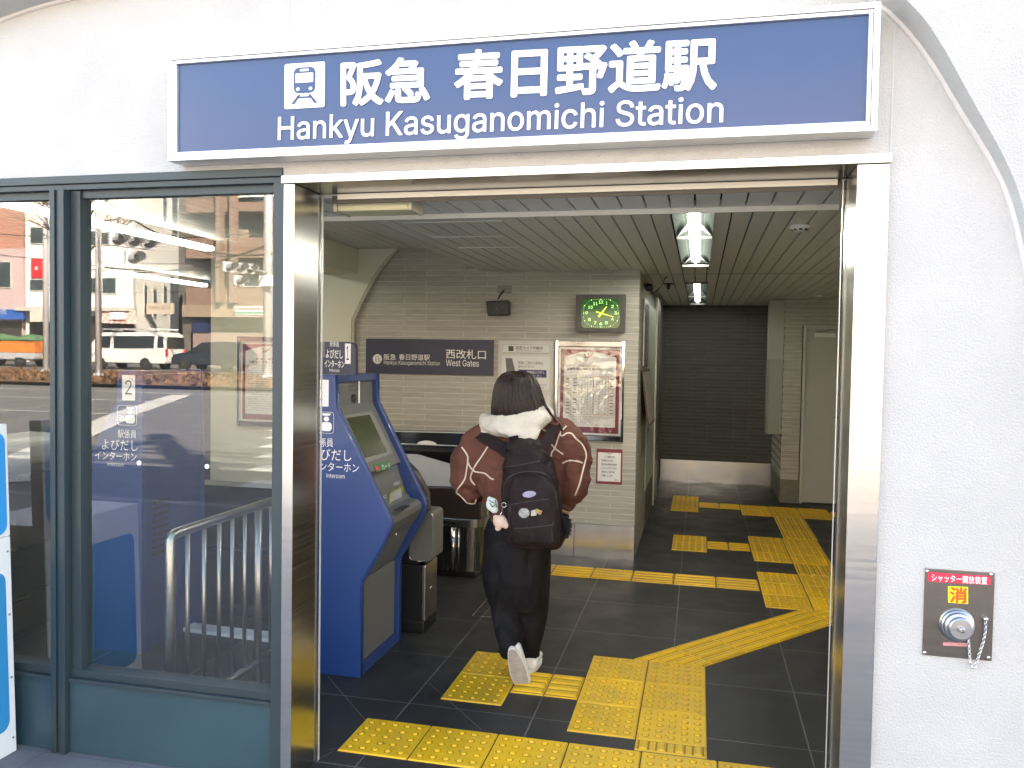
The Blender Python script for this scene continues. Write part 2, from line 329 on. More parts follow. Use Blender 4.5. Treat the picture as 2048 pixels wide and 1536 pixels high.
# painted markings on the road
def strip(mb, pts, wd, dz=.012-.1):
    for (x0, y0), (x1, y1) in zip(pts, pts[1:]):
        d = Vector((x1-x0, y1-y0, 0)).normalized(); nn = Vector((-d.y, d.x, 0))*wd/2
        q = [Vector((x0, y0, 0))-nn, Vector((x1, y1, 0))-nn, Vector((x1, y1, 0))+nn, Vector((x0, y0, 0))+nn]
        mb.add([(p.x, p.y, road_z(p.y)+dz) for p in q], [(0, 1, 2, 3)])
mb = MB()
for k in range(6):
    y = -3.35-1.06*k; xl = -5.3-.53*k
    strip(mb, [(xl, y), (xl+7, y)], .52)
strip(mb, [(-8.0, -2.6), (-9.4, -4.3), (-10.6, -6.6), (-12.6, -10.4), (-15.2, -16.2)], .62)
struct(mb.build('road_markings', MARK))
mb = MB()
for y, wd in ((-16.6, .18), (-13.7, .16), (-10.3, .13)): strip(mb, [(-90, y), (6 if wd > .17 else -13.4 if wd > .15 else -12, y)], wd)
struct(mb.build('lane_lines', MARK))

# ---- facade: infill wall with panel joints, arch rib
root = thing('facade_wall', 'white textured station wall around the entrance under a curved viaduct arch', 'wall', (0, 2.72, 0))
mb = MB()
mb.box(-9, 3.2, 2.72, 2.93, 2.268, 4.6)
mb.box(-1.487, .551, 2.72, 2.93, 2.235, 2.2679)
mb.box(.5515, 3.2, 2.72, 2.93, -.1, 2.2679)
mb.box(-9, -3.62, 2.72, 2.93, -.1, 2.2679)
wall = mb.build('wall_panel', WHITE_WALL, root)
mb = MB()
for x, z0, z1 in ((-1.47, 2.67, 3.4), (.553, 2.236, 3.0)): mb.box(x-.002, x+.002, 2.7175, 2.7205, z0, z1)
mb.build('panel_joint', mat('joint_sealant', (.55, .55, .54), .7, var=.02), root)
bead = [(-3.0, 2.79), (-2.713, 2.884), (-2.368, 2.945), (-1.6, 3.02), (-.9, 3.03), (-.3, 2.98), (.15, 2.87), (.4, 2.765)]
for p in ((1765, 14), (1789, 35), (1816, 57), (1839, 84), (1863, 121), (1882, 154), (1908, 195), (1927, 238), (1958, 280), (1980, 309), (2007, 362), (2025, 401), (2039, 440)):
    q = W(*p, 2.72); bead.append((q.x, q.z))
bead += [(.93, 1.9), (.985, 1.7), (1.03, 1.4), (1.06, 1.0), (1.07, .5), (1.07, -.05)]
_b = [Vector((x, 0, z)) for x, z in bead]
for _ in range(3):
    for i in range(9, len(_b)-1): _b[i] = _b[i]*.5+(_b[i-1]+_b[i+1])*.25 if i > 9 else _b[i]
bead = []
for i in range(len(_b)-1):
    p0, p1, p2, p3 = _b[max(i-1, 0)], _b[i], _b[i+1], _b[min(i+2, len(_b)-1)]
    for k in range(4):
        t = k/4; q = .5*(2*p1+(p2-p0)*t+(2*p0-5*p1+4*p2-p3)*t*t+(3*p1-p0-3*p2+p3)*t**3); bead.append((q.x, q.z))
bead.append((_b[-1].x, _b[-1].z))
mb = MB().tube([(x, 2.72, z) for x, z in bead], .011, 8); mb.build('sealant_bead', mat('bead_sealant', (.62, .60, .58), .6, var=.02), root)
edge = []
nb = len(bead); i0 = next(i for i, q in enumerate(bead) if q[0] > .55)
for i, (x, z) in enumerate(bead):      # arch face: its edge set slightly out along the curve, so the soffit tapers
    t = Vector((bead[min(i+1, nb-1)][0]-bead[max(i-1, 0)][0], bead[min(i+1, nb-1)][1]-bead[max(i-1, 0)][1])).normalized()
    edge.append((x-t.y*.012+0, z+t.x*.012))
def yface(i):
    z = bead[i][1]; x = bead[i][0]
    return 2.615 if x < .6 else 2.615+.065*min(1, (x-.6)/.33)
mb = MB(); ring = []
vs = [(x, 2.72, z) for x, z in bead] + [(x, yface(i), z) for i, (x, z) in enumerate(edge)]
mb.add(vs, [(i+1, i, nb+i, nb+i+1) for i in range(nb-1)], True)
outer = []
for i, (x, z) in enumerate(bead):
    if x < .55: outer.append((x, 4.6))
    else: outer.append((3.2, max(-.1, 4.6-(i-i0)*(4.7/(nb-1-i0)))))
vs = [(x, yface(i), z) for i, (x, z) in enumerate(edge)] + [(x, yface(i), z) for i, (x, z) in enumerate(outer)]
mb.add(vs, [(i+1, i, nb+i, nb+i+1) for i in range(nb-1)])
mb.build('arch_rib', WHITE_WALL, root, fix=True)
mb = MB().box(-40, 14, 2.75, 12, 4.6, 5.3).box(-40, 14, 2.75, 2.95, 5.3, 6.1)
for x in range(-38, 14, 2): mb.box(x, x+.12, 2.8, 2.92, 6.1, 7.2)
mb.box(-40, 14, 2.83, 2.89, 6.6, 6.66).box(-40, 14, 2.83, 2.89, 7.14, 7.2)
for x in (-14, -6.4, 1.6, 9): mb.box(x, x+.3, 5, 5.3, 5.3, 11).box(x, x+.2, 5, 11, 10.3, 10.5)
for z, y in ((10.2, 6), (9.2, 6), (8.2, 7.6)): mb.box(-60, 30, y, y+.07, z, z+.07)
mb.box(-40, -9.0, 2.93, 3.1, -.1, 4.6).box(3.2, 14, 2.9, 3.1, -.1, 4.6)
struct(mb.build('viaduct_deck', mat('viaduct_concrete', (.44, .41, .39), .85, var=.1, bump=.2)))

# ---- interior walls
root = thing('tiled_back_wall', 'grey ledge stone wall behind the passenger, carrying signs, clock and posters', 'wall', (-1.6, 6.475, 0))
MB().box(-2.95, -.478, 6.475, 6.62, .268, 2.284).box(-2.95, -1.737, 6.475, 6.62, 2.284, 2.474).build('tile_panel', TILE_W, root)
KICK_S = mat('satin_steel', (.80, .815, .84), .22, 1., .02, 2, stretch=(3, 3, .2), rvar=.04)
MB().box(-2.95, -.958, 6.466, 6.6, 0, .266).build('kick_plate', KICK_S, root); MB().box(-.953, -.477, 6.466, 6.6, 0, .266).build('kick_plate', KICK_S, root)
root = thing('corridor_side_wall', 'grey stone corridor wall seen edge-on beside the clock wall', 'wall', (-.478, 8.5, 0))
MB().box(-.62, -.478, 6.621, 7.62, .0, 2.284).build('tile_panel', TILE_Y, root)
MB().box(-.62, -.49, 7.621, 10.83, 0, 2.284).build('plain_panel', mat('warm_grey_wall_paint', (.20, .195, .17), .7, var=.05), root)  # plain panel in a warm grey paint
root = thing('corridor_end_wall', 'dark grey stone wall closing the corridor, with a steel kick plate', 'wall', (.2, 10.83, 0))
MB().box(-.7, 1.0, 10.83, 11.0, .283, 2.35).build('tile_panel', TILE_D, root)
MB().box(-.478, .904, 10.818, 10.99, 0, .281).build('kick_plate', KICK_S, root)
root = thing('corridor_pier', 'narrow grey stone pier with beige base beside the far door', 'wall', (1.02, 9.6, 0))
MB().box(.908, 1.10, 9.6, 10.829, .262, 2.284).build('tile_panel', TILE_W, root)
MB().box(.905, 1.112, 9.585, 10.829, 0, .26).build('stone_base', mat('beige_stone', (.20, .18, .145), .6, var=.12, scale=12), root)
root = thing('door_wall', 'pale wall around the grey corridor door', 'wall', (1.7, 9.62, 0))
MB().box(1.61, 3.0, 9.62, 9.8, 0, 2.284).box(1.10, 1.61, 9.62, 9.8, 1.985, 2.284).build('tile_panel', TILE_W, root)
o = MB().box(2.2, 2.4, 2.93, 9.62, 0, 2.284).build('hall_side_wall', CREAM); tag(o, 'plain hall wall hidden behind the right entrance jamb', 'wall')
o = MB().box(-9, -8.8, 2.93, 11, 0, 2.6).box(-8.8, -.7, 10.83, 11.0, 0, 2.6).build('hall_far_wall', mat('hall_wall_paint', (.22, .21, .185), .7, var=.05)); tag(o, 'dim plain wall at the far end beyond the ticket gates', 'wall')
# cream arch pier between the gates
root = thing('cream_arch_pier', 'cream painted viaduct pier whose edge curves up to the ceiling', 'wall', (-3.5, 6.4, 0))
E_ = [(-2.875, 0.), (-2.875, 1.63), (-2.873, 1.881), (-2.811, 2.008), (-2.73, 2.16), (-2.643, 2.302), (-2.56, 2.4), (-2.48, 2.474)]
mb = MB().slab([(-4.2, 6.42, 0)] + [(x, 6.42, z) for x, z in E_] + [(-4.2, 6.42, 2.474)], (0, .054, 0)); mb.build('pier_face', CREAM, root, fix=True)
mb = MB().tube([(x+.012, 6.44, z) for x, z in E_], .016, 8); mb.build('edge_trim', mat('cream_trim', (.55, .53, .42), .5, var=.03), root)
root = thing('ceiling_beam', 'cream boxed beam under the raised ceiling beside the left jamb', 'beam', (-3.0, 6, 2.37))
MB().box(-3.15, -2.82, 5.55, 6.418, 2.268, 2.474).build('beam_casing', CREAM, root)

# ---- slatted ceilings
PITCH_S = .0945
def slats(mb, x0, x1, y0, y1, z, phase, holes=()):
    k = math.floor((x0-phase)/PITCH_S)
    while True:
        a = max(x0, phase+k*PITCH_S+.004); b = min(x1, phase+(k+1)*PITCH_S-.004); k += 1
        if a >= x1: break
        if b-a < .006: continue
        segs = [(y0, y1)]
        for hx0, hx1, hy0, hy1 in holes:
            if b > hx0 and a < hx1:
                if a < hx0 - .004: mb.box(a, hx0-.002, max(y0, hy0), hy1, z, z+.014)
                if b > hx1 + .004: mb.box(hx1+.002, b, max(y0, hy0), hy1, z, z+.014)
                segs = [s for p, q in segs for s in ((p, min(q, hy0)), (max(p, hy1), q)) if s[1]-s[0] > .01]
        for p, q in segs: mb.box(a, b, p, q, z, z+.014)
LAMPS = ((-.148, .05, 3.55, 6.15), (-.148, .05, 7.53, 10.44))
mb = MB()
slats(mb, -1.735, 2.3, 3.335, 10.83, 2.285, -1.099, LAMPS)
slats(mb, -8.9, -1.755, 3.335, 10.83, 2.476, -1.099)
mb.box(-1.754, -1.735, 3.335, 6.474, 2.285, 2.49)
slats(mb, -1.72, .6, 2.925, 3.325, 2.195, W(1018, 436, 3.33).x)
struct(mb.build('ceiling', SLAT))
mb = MB().box(-1.735, 2.3, 3.0, 10.9, 2.42, 2.45).box(-8.9, -1.72, 3.0, 10.9, 2.53, 2.56).box(-1.72, .6, 2.93, 3.335, 2.225, 2.24)
mb.box(-9, 3.2, 2.94, 11, 2.6, 2.7).box(-9, 3.2, 10.99, 11.15, 0, 2.7).box(3.0, 3.2, 2.94, 11, 0, 2.7)
struct(mb.build('ceiling_void', VOID))
o = MB().box(-1.72, .5, 3.326, 3.338, 2.175, 2.30).build('ceiling_trim', mat('trim_white', (.80, .77, .66), .5, var=.02)); tag(o, 'thin white edge strip across the slatted ceiling inside the entrance', 'trim')
MBo = MB().box(-.47, 2.2, 6.80, 6.806, 2.2825, 2.2865)
o = MBo.build('ceiling_joint', mat('joint_grey', (.3, .3, .28), .5, var=0)); tag(o, 'hairline joint strip across the corridor ceiling', 'trim')
for k, (x0, x1, y) in enumerate(((-1.528, -.992, 4.045), (-1.544, -1.115, 4.565), (-1.522, -1.119, 5.03))):
    o = MB().box(x0, x1, y, y+.016, 2.2805, 2.2865).build('ceiling_air_slot', mat('air_slot_white', (.8, .8, .77), .3, .3, 0))
    tag(o, ['pale slot strip in the ceiling nearest the white edge strip', 'pale slot strip in the ceiling, middle of the three', 'pale slot strip in the ceiling nearest the stone wall'][k], 'air slot', 'slot strips in the ceiling')

# ================================================================ ENTRANCE
root = thing('entrance_frame', 'brushed steel frame around the open entrance', 'door frame', (-.45, 2.8, 0))
MB().box(-1.474, -1.432, 2.70, 2.915, 0, 2.203).build('jamb', STEEL, root, bevel=.002)
o = MB().box(.456, .548, 2.70, 2.915, 0, 2.203).build('jamb', STEEL, root, bevel=.002)
hd_ = MB().box(-1.482, .553, 2.7035, 2.915, 2.205, 2.2335).build('header', STEEL_H, root); MB().box(-1.482, .553, 2.695, 2.703, 2.205, 2.2335).build('front_strip', STEEL, hd_, bevel=.0015)  # one steel header: bright front strip, underside shade put into the darker colour
MB().box(-1.425, -1.424, 2.905, 2.918, 0, 2.2).build('edge_trim', ALU, root); MB().box(.447, .449, 2.905, 2.918, 0, 2.2).build('edge_trim', ALU, root)
MB().box(-1.36, .43, 2.90, 2.917, 2.183, 2.2035).build('shutter_rail', mat('rail_aluminium', (.72, .69, .60), .3, .5, .02), root, bevel=.001)
MB().box(-1.39, .455, 2.9175, 2.922, 2.170, 2.20).build('shutter_slot', mat('slot_dark', (.10, .09, .07), .5, var=0), root)

# ---- window left of the entrance
PANE = glass_mat('window_glass', .115, (.93, .95, .94), .008); PANE_IN = glass_mat('window_glass_inner', 0, (.97, .98, .97))
root = thing('entrance_window', 'tall fixed window in grey-blue frame left of the entrance', 'window', (-2.5, 2.76, 0))
mb = MB().box(-3.62, -1.488, 2.712, 2.81, 2.236, 2.266).box(-3.62, -1.488, 2.722, 2.80, 2.214, 2.2355)
mb.box(-1.522, -1.478, 2.712, 2.81, 0, 2.2135).box(-3.62, -3.56, 2.712, 2.81, 0, 2.2135)
mb.build('frame', FRAME, root, bevel=.002)
mb = MB().box(-2.47, -2.447, 2.70, 2.80, 0, 2.2135).box(-2.446, -2.428, 2.708, 2.80, 0, 2.2135).box(-2.427, -2.405, 2.70, 2.80, 0, 2.2135).box(-2.404, -2.36, 2.735, 2.80, .33, 2.2135)
mb.build('mullion', FRAME, root, bevel=.0015)
mb = MB().box(-2.404, -1.523, 2.712, 2.80, .284, .30).box(-2.404, -1.523, 2.73, 2.80, .3005, .332).box(-3.56, -2.471, 2.712, 2.80, .284, .30).box(-3.56, -2.471, 2.73, 2.80, .3005, .332)
mb.build('sill', FRAME, root, bevel=.0015)
for x0, x1 in ((-3.56, -2.472), (-2.404, -1.523)):
    MB().box(x0, x1, 2.726, 2.79, .0, .2835).build('kick_panel', KICK, root)
    MB().box(x0, x1, 2.745, 2.79, 2.185, 2.2135).build('head_rail', FRAME, root)
for x0, x1 in ((-3.56, -2.472), (-2.362, -1.523)):
    mb = MB(); mb.add([(x0, GLASS_Y, .33), (x1, GLASS_Y, .33), (x1, GLASS_Y, 2.19), (x0, GLASS_Y, 2.19)], [(0, 1, 2, 3)]); mb.cur = 1
    v = [(x0, GLASS_Y, .33), (x1, GLASS_Y, .33), (x1, GLASS_Y, 2.19), (x0, GLASS_Y, 2.19)]
    mb.add(v+[(a, b+.008, c) for a, b, c in v], [(7, 6, 5, 4), (1, 0, 4, 5), (2, 1, 5, 6), (3, 2, 6, 7), (0, 3, 7, 4)])
    mb.build('pane', [PANE, PANE_IN], root)
for px in ((278, 926, 'left'), (414, 933, 'right')):
    c = W(px[0], px[1], GLASS_Y-.002); o = MB().lathe((0, 0, 0), (0, -1, 0), [(-.0005, .0095), (.0012, .0095), (.0016, .0085)], 20).build('warning_sticker', WHITE)
    o.location = c; tag(o, f'round white warning dot on the window glass, the {px[2]} one of the two', 'sticker', 'warning dots on the glass')

# ---- main sign
SY = 2.63
def sx(px, py): return W(px, py, SY)
root = thing('station_name_sign', 'long blue station name sign in an aluminium frame above the entrance', 'sign', (-.7, 2.67, 2.28))
X0, X1, Z0, Z1 = -1.898, .496, 2.285, 2.664
mb = MB(); t = .018
for a, b, c, d in ((X0, X1, Z1-t, Z1), (X0, X1, Z0, Z0+t), (X0, X0+t, Z0+t+.0005, Z1-t-.0005), (X1-t, X1, Z0+t+.0005, Z1-t-.0005)): mb.box(a, b, SY, 2.716, c, d)
mb.build('outer_frame', ALU, root, bevel=.002)
mb = MB(); i = .0195; t2 = .012
for a, b, c, d in ((X0+i, X1-i, Z1-i-t2, Z1-i), (X0+i, X1-i, Z0+i, Z0+i+t2), (X0+i, X0+i+t2, Z0+i+t2+.0005, Z1-i-t2-.0005), (X1-i-t2, X1-i, Z0+i+t2+.0005, Z1-i-t2-.0005)): mb.box(a, b, SY+.004, 2.70, c, d)
mb.build('inner_frame', ALU, root, bevel=.002)
BLUE = mat('blue_sign_film', (.031, .066, .165), .24, var=.03, scale=2)
MB().box(X0+.02, X1-.02, SY+.016, 2.69, Z0+.02, Z1-.02).build('blue_panel', BLUE, root)
LY = SY+.016; mb = MB()
text_box(mb, '阪急', ((682, 122), (861, 112), (682, 214)), LY, .003, .030)
text_box(mb, '春日野道駅', ((910, 101), (1437, 72), (908, 202)), LY, .003, .028)
text_box(mb, 'Hankyu Kasuganomichi Station', ((557, 233), (1448, 191), (556, 294)), LY, .003, .012)
mb.build('lettering', WHITE, root)
tl, tr, bl = W(570, 129, LY), W(651, 125, LY), W(570, 219, LY)
def iq(u, v, o): return Vector((tl.x+(tr.x-tl.x)*u, LY-o, bl.z+(tl.z-bl.z)*v))
def ipoly(mb, P, o): mb.add([iq(u, v, o) for u, v in P], [tuple(range(len(P)))])
mb = MB(); ipoly(mb, rrect(0, 1, 0, 1, .05), .003); ic = mb.build('train_icon', WHITE, root)
mb = MB(); ipoly(mb, rrect(.23, .77, .33, .9, .13), .0045)
ipoly(mb, [(.35, .3), (.41, .3), (.26, .1), (.17, .1)], .0045); ipoly(mb, [(.59, .3), (.65, .3), (.83, .1), (.74, .1)], .0045); ipoly(mb, [(.33, .22), (.67, .22), (.64, .26), (.36, .26)], .0045)
mb.build('train_symbol', BLUE, ic)
mb = MB(); ipoly(mb, rrect(.28, .72, .56, .77, .03), .006); ipoly(mb, rrect(.39, .61, .81, .86, .02), .006)
for cx in (.345, .655): ipoly(mb, [(cx+.045*math.cos(a*math.pi/6), .42+.04*math.sin(a*math.pi/6)) for a in range(12)], .006)
mb.build('train_detail', WHITE, ic)

# ---- shutter release plate on the right wall
c = W(1918, 1228, 2.72); root = thing('shutter_release_plate', 'steel shutter release plate with red and yellow stickers on the white wall', 'wall plate', c)
MB().box(.689, .882, 2.7145, 2.722, .698, .967).build('back_plate', steel('plate_steel', (.19, .18, .172), .33), root, bevel=.001)
for px, py in ((1854, 1142), (1982, 1149), (1849, 1305), (1977, 1315)):
    p = W(px, py, 2.714); MB().lathe(p, (0, -1, 0), [(0, .0052), (.002, .005), (.0035, .003)], 14).build('rivet', CHROME, root)
PY = 2.7145
q = [W(1856, 1144, PY), W(1981, 1152, PY), W(1981, 1170, PY), W(1856, 1163, PY)]
st = MB().slab([(p.x, PY-.001, p.z) for p in q], (0, .001, 0)).build('red_sticker', mat('red_sticker_film', (.72, .03, .07), .4, var=.02), root)
mb = MB(); text_box(mb, 'シャッター開放装置', ((1863, 1147), (1974, 1154), (1863, 1162)), PY-.001, .001, .01); mb.build('lettering', WHITE, st)
q = [W(1896, 1172, PY), W(1936, 1174, PY), W(1936, 1208, PY), W(1896, 1205, PY)]
st = MB().slab([(p.x, PY-.001, p.z) for p in q], (0, .001, 0)).build('yellow_sticker', mat('yellow_sticker_film', (.95, .72, .03), .4, var=.02), root)
mb = MB(); text_box(mb, '消', ((1899, 1173), (1934, 1175), (1899, 1205)), PY-.001, .001, .03); mb.build('lettering', mat('orange_red_print', (.85, .09, .01), .5, var=0), st)
q = [W(1886, 1284, PY), W(1934, 1286, PY), W(1934, 1293, PY), W(1886, 1291, PY)]
MB().slab([(p.x, PY-.0012, p.z) for p in q], (0, .001, 0)).build('pink_strip_label', mat('pink_label', (.55, .24, .25), .5, var=.15, scale=200), root)
kc = W(1913, 1249, PY)
MB().steps(kc, (0, -1, 0), [(0, .0505), (.004, .0505), (.006, .047)], 40).build('knob_collar', STEEL_D, root)
MB().steps(kc, (0, -1, 0), [(.006, .047), (.014, .046), (.017, .042), (.030, .041), (.033, .034), (.046, .033), (.048, .030), (.0485, .009), (.060, .008), (.061, .0055), (.052, .0045), (.052, .0)], 40).build('knob', steel('zinc', (.44, .46, .48), .36), root)
hk = W(1971, 1238, PY-.006)
MB().lathe(hk+Vector((0, .006, 0)), (0, -1, 0), [(0, .007), (.012, .007), (.014, .005)], 14).build('chain_hook', CHROME, root)
def chain(path, name, parent):
    mb = MB(); L = [0]
    for a, b in zip(path, path[1:]): L.append(L[-1]+(b-a).length)
    def at(s):
        for i in range(len(path)-1):
            if s <= L[i+1]: return path[i].lerp(path[i+1], (s-L[i])/(L[i+1]-L[i]))
        return path[-1]
    n = int(L[-1]/.0078)
    for k in range(n):
        a, b = at(k*.0078), at((k+1)*.0078); d = (b-a).normalized(); u = d.cross(Vector((0, 1, 0))).normalized(); v = d.cross(u)
        s_ = u if k % 2 else (u*.45+v*.9).normalized(); m_ = (a+b)/2
        P = [m_+d*(.0068*math.cos(t*math.pi/5))+s_*(.0036*math.sin(t*math.pi/5)) for t in range(11)]
        mb.tube(P, .0012, 5, False)
    return mb.build(name, CHROME, parent)
path = [W(px, py, PY-.012) for px, py in ((1971, 1243), (1971, 1262), (1966, 1285), (1958, 1310), (1952, 1330), (1949, 1338), (1944, 1335), (1940, 1322), (1939, 1306), (1938, 1290), (1936, 1275))]
path = [p for a, b in zip(path, path[1:]) for p in (a, a.lerp(b, .5))]+[path[-1]]
chain(path, 'chain', root)

# ---- white and cyan stand at the left edge of the view
root = thing('sign_stand', 'white stand with cyan panels beside the window at the left edge', 'stand', (-2.75, 2.37, 0))
WB2 = mat('white_board_paint', (.74, .76, .74), .45, var=.02); CYAN = mat('cyan_film', (.02, .30, .66), .4, var=.03); DBLUE = mat('deep_blue_film', (.02, .25, .50), .4, var=.03)
def bd(y, z, o=0): return (-2.612-.030*z+o, y, z)
MB().slab([bd(2.10, .0), bd(2.68, .0), bd(2.68, .857), bd(2.10, .857)], (-.40, 0, 0)).build('cabinet', WB2, root, bevel=.004)
MB().slab([bd(y, z, .0015) for y, z in rrect(2.135, 2.65, .10, .725, .04)], (-.001, 0, 0)).build('blue_panel', DBLUE, root)
MB().slab([bd(2.50, .859), bd(2.68, .859), bd(2.68, 1.30), bd(2.50, 1.30)], (-.06, 0, 0)).build('upper_board', WB2, root, bevel=.004)
MB().slab([bd(y, z, .0015) for y, z in rrect(2.515, 2.666, .87, 1.27, .04)], (-.001, 0, 0)).build('cyan_panel', CYAN, root)
for z in (.06, .3, .55, .8): MB().lathe(bd(2.664, z, .0005), (1, 0, 0), [(0, .005), (.0025, .004)], 10).build('screw', STEEL_D, root)
# ================================================================ THINGS IN THE HALL
def PL(px, py, p0, n):                 # the spot of a sloping plane seen at a place in the photo
    d = ray(px, py); return EYE + d*((p0-EYE).dot(n)/d.dot(n))

# ---- tactile paving
def dome_rows(mb, x0, x1, y0, y1, nx, ny, z=.006):
    for i in range(nx):
        for j in range(ny):
            cx = x0+(x1-x0)*(i+.5)/nx; cy = y0+(y1-y0)*(j+.5)/ny
            mb.lathe((cx, cy, z-.0005), (0, 0, 1), [(0, .0125), (.0035, .0112), (.0062, .0078), (.0072, .003)], 12)
            mb.cur = 1; q = [(cx+r*math.cos(t*math.pi/6), cy+r*math.sin(t*math.pi/6), z+.0002) for r in (.0124, .0160) for t in range(12)]; mb.add(q, [(t, t+12, (t+1) % 12+12, (t+1) % 12) for t in range(12)]); mb.cur = 0
def chamfer_plate(mb, x0, x1, y0, y1, z=.006, c=.005):
    b = [(x0, y0, .0005), (x1, y0, .0005), (x1, y1, .0005), (x0, y1, .0005)]; t = [(x0+c, y0+c, z), (x1-c, y0+c, z), (x1-c, y1-c, z), (x0+c, y1-c, z)]
    mb.add(b+t, [(3, 2, 1, 0), (4, 5, 6, 7), (0, 1, 5, 4), (1, 2, 6, 5), (2, 3, 7, 6), (3, 0, 4, 7)])
def bar(mb, a, b, wd, z=.0055, h=.0075):   # a raised bar from a to b
    a, b = Vector((*a, 0)), Vector((*b, 0)); d = (b-a).normalized(); n = Vector((-d.y, d.x, 0))
    lo = [a-n*wd/2, b-n*wd/2, b+n*wd/2, a+n*wd/2]; hi = [a+d*.006-n*wd*.28, b-d*.006-n*wd*.28, b-d*.006+n*wd*.28, a+d*.006+n*wd*.28]
    Z = Vector((0, 0, 1)); mb.cur = 1; mb.add([p+Z*(z+.0007) for p in (a-n*wd*.68, b-n*wd*.68, b+n*wd*.68, a+n*wd*.68)], [(0, 1, 2, 3)]); mb.cur = 0
    mb.add([p+Z*z for p in lo]+[p+Z*(z+h) for p in hi], [(4, 5, 6, 7), (0, 1, 5, 4), (1, 2, 6, 5), (2, 3, 7, 6), (3, 0, 4, 7)])
_tm = {}
def tile(kind, x0, x1, y0, y1, label):
    w_, h_ = round(x1-x0, 3), round(y1-y0, 3); k = (kind, w_, h_)
    if k not in _tm:
        mb = MB(); chamfer_plate(mb, .0015, w_-.0015, .0015, h_-.0015)
        if kind == 'dot': dome_rows(mb, .012, w_-.012, .012, h_-.012, 5, max(1, round(5*h_/.3)))
        elif kind == 'barx':
            for i in range(4): yy = h_*(i+.5)/4; bar(mb, (.006, yy), (w_-.006, yy), min(.045, h_/4*.62))
        else:
            for i in range(4): xx = w_*(i+.5)/4; bar(mb, (xx, .006), (xx, h_-.006), min(.036, w_/4*.5))
        o = mb.build('tactile_tile', [YEL, YEL_D]); _tm[k] = o.data; 
    else:
        o = bpy.data.objects.new('tactile_tile', _tm[k]); COL.objects.link(o)
    o.location = (x0, y0, 0); tag(o, label, 'tactile tile', 'yellow tactile tiles on the floor')
NTH = ['first', 'second', 'third', 'fourth', 'fifth', 'sixth', 'seventh']
for k in range(7):
    x = -1.388+.2985*k; tile('dot', x, x+.297, 2.998, 3.303, f'dotted yellow tile in the row just inside the entrance, {NTH[k]} from the left')
for i, c in enumerate(('left', 'right')):
    for j, d in enumerate(('nearest the entrance row', 'middle', 'farthest, by the slanted strip')):
        tile('dot', -.521+.2935*i, -.521+.2935*i+.292, 3.408+.303*j, 3.408+.303*j+.3015, f'dotted yellow tile of the six-tile block, {c} column, {d}')
tile('bary', -.2275, .0645, 3.312, 3.402, 'short yellow barred tile between the entrance row and the six-tile block')
for j, d in enumerate(('nearer', 'farther')): tile('dot', -1.142, -.848, 3.578+.318*j, 3.578+.318*j+.316, f'dotted yellow tile left of the walking feet, the {d} of the two')
for i, d in enumerate(('under the raised shoe', 'next to the six-tile block')): tile('barx', -.845+.1625*i, -.845+.1625*i+.1605, 3.735, 4.005, f'small yellow barred tile {d}')
for i in range(5):
    x = -1.035+.2955*i; tile('barx', x, x+.293, 5.845, 6.122, f'barred yellow tile in the strip along the clock wall, {NTH[i]} from the left')
tile('dot', -1.332, -1.038, 5.845, 6.14, 'dotted tile at the left end of the clock wall strip, behind the legs')
for j in range(3): tile('dot', .449, .745, 5.468+.302*j, 5.468+.302*j+.300, f'dotted tile left of the guide line at the slanted strip, {NTH[j]} from the front')
for j in range(3): tile('dot', .748, 1.044, 5.468+.302*j, 5.468+.302*j+.300, f'dotted yellow tile on the guide line at the slanted strip, {NTH[j]} from the front')
tile('bary', .748, 1.044, 6.376, 6.70, 'barred yellow tile on the guide line between two dotted blocks')
for j in range(3): tile('dot', .452, .748, 6.716+.308*j, 6.716+.308*j+.306, f'dotted yellow tile left of the guide line at the second block, {NTH[j]} from the front')
for j in range(3): tile('dot', .751, 1.047, 6.716+.308*j, 6.716+.308*j+.306, f'dotted yellow tile on the guide line at the second block, {NTH[j]} from the front')
for j, d in enumerate(('nearer', 'farther')): tile('dot', -.2, .092, 6.9+.302*j, 6.9+.302*j+.3, f'dotted yellow tile ending the middle side branch near the wall corner, {d} half')
for i, d in enumerate(('near the wall corner', 'near the guide line')): tile('barx', .094+.178*i, .094+.178*i+.176, 7.04, 7.30, f'yellow barred tile of the middle side branch, the one {d}')
for j in range(3): tile('bary', .765, 1.06, 7.645+.34*j, 7.645+.34*j+.337, f'barred yellow tile on the guide line in the corridor, {NTH[j]} from the front')
for j, d in enumerate(('nearer', 'farther')):
    for i, c in enumerate(('left', 'middle', 'right')): tile('dot', .457+.302*i, .457+.302*i+.30, 8.675+.29*j, 8.675+.29*j+.288, f'dotted yellow tile of the far crossing by the door, {c} column, {d} row')
for i, d in enumerate(('next to the dotted end tiles', 'next to the crossing')): tile('barx', .02+.219*i, .02+.219*i+.217, 8.975, 9.262, f'yellow barred tile of the far side branch, the one {d}')
for j in range(3): tile('dot', -.27, .018, 8.69+.322*j, 8.69+.322*j+.32, f'dotted yellow tile ending the far side branch, {NTH[j]} from the front')
tile('barx', 1.365, 1.66, 8.83, 9.1, 'barred yellow tile right of the far crossing, cut by the jamb')
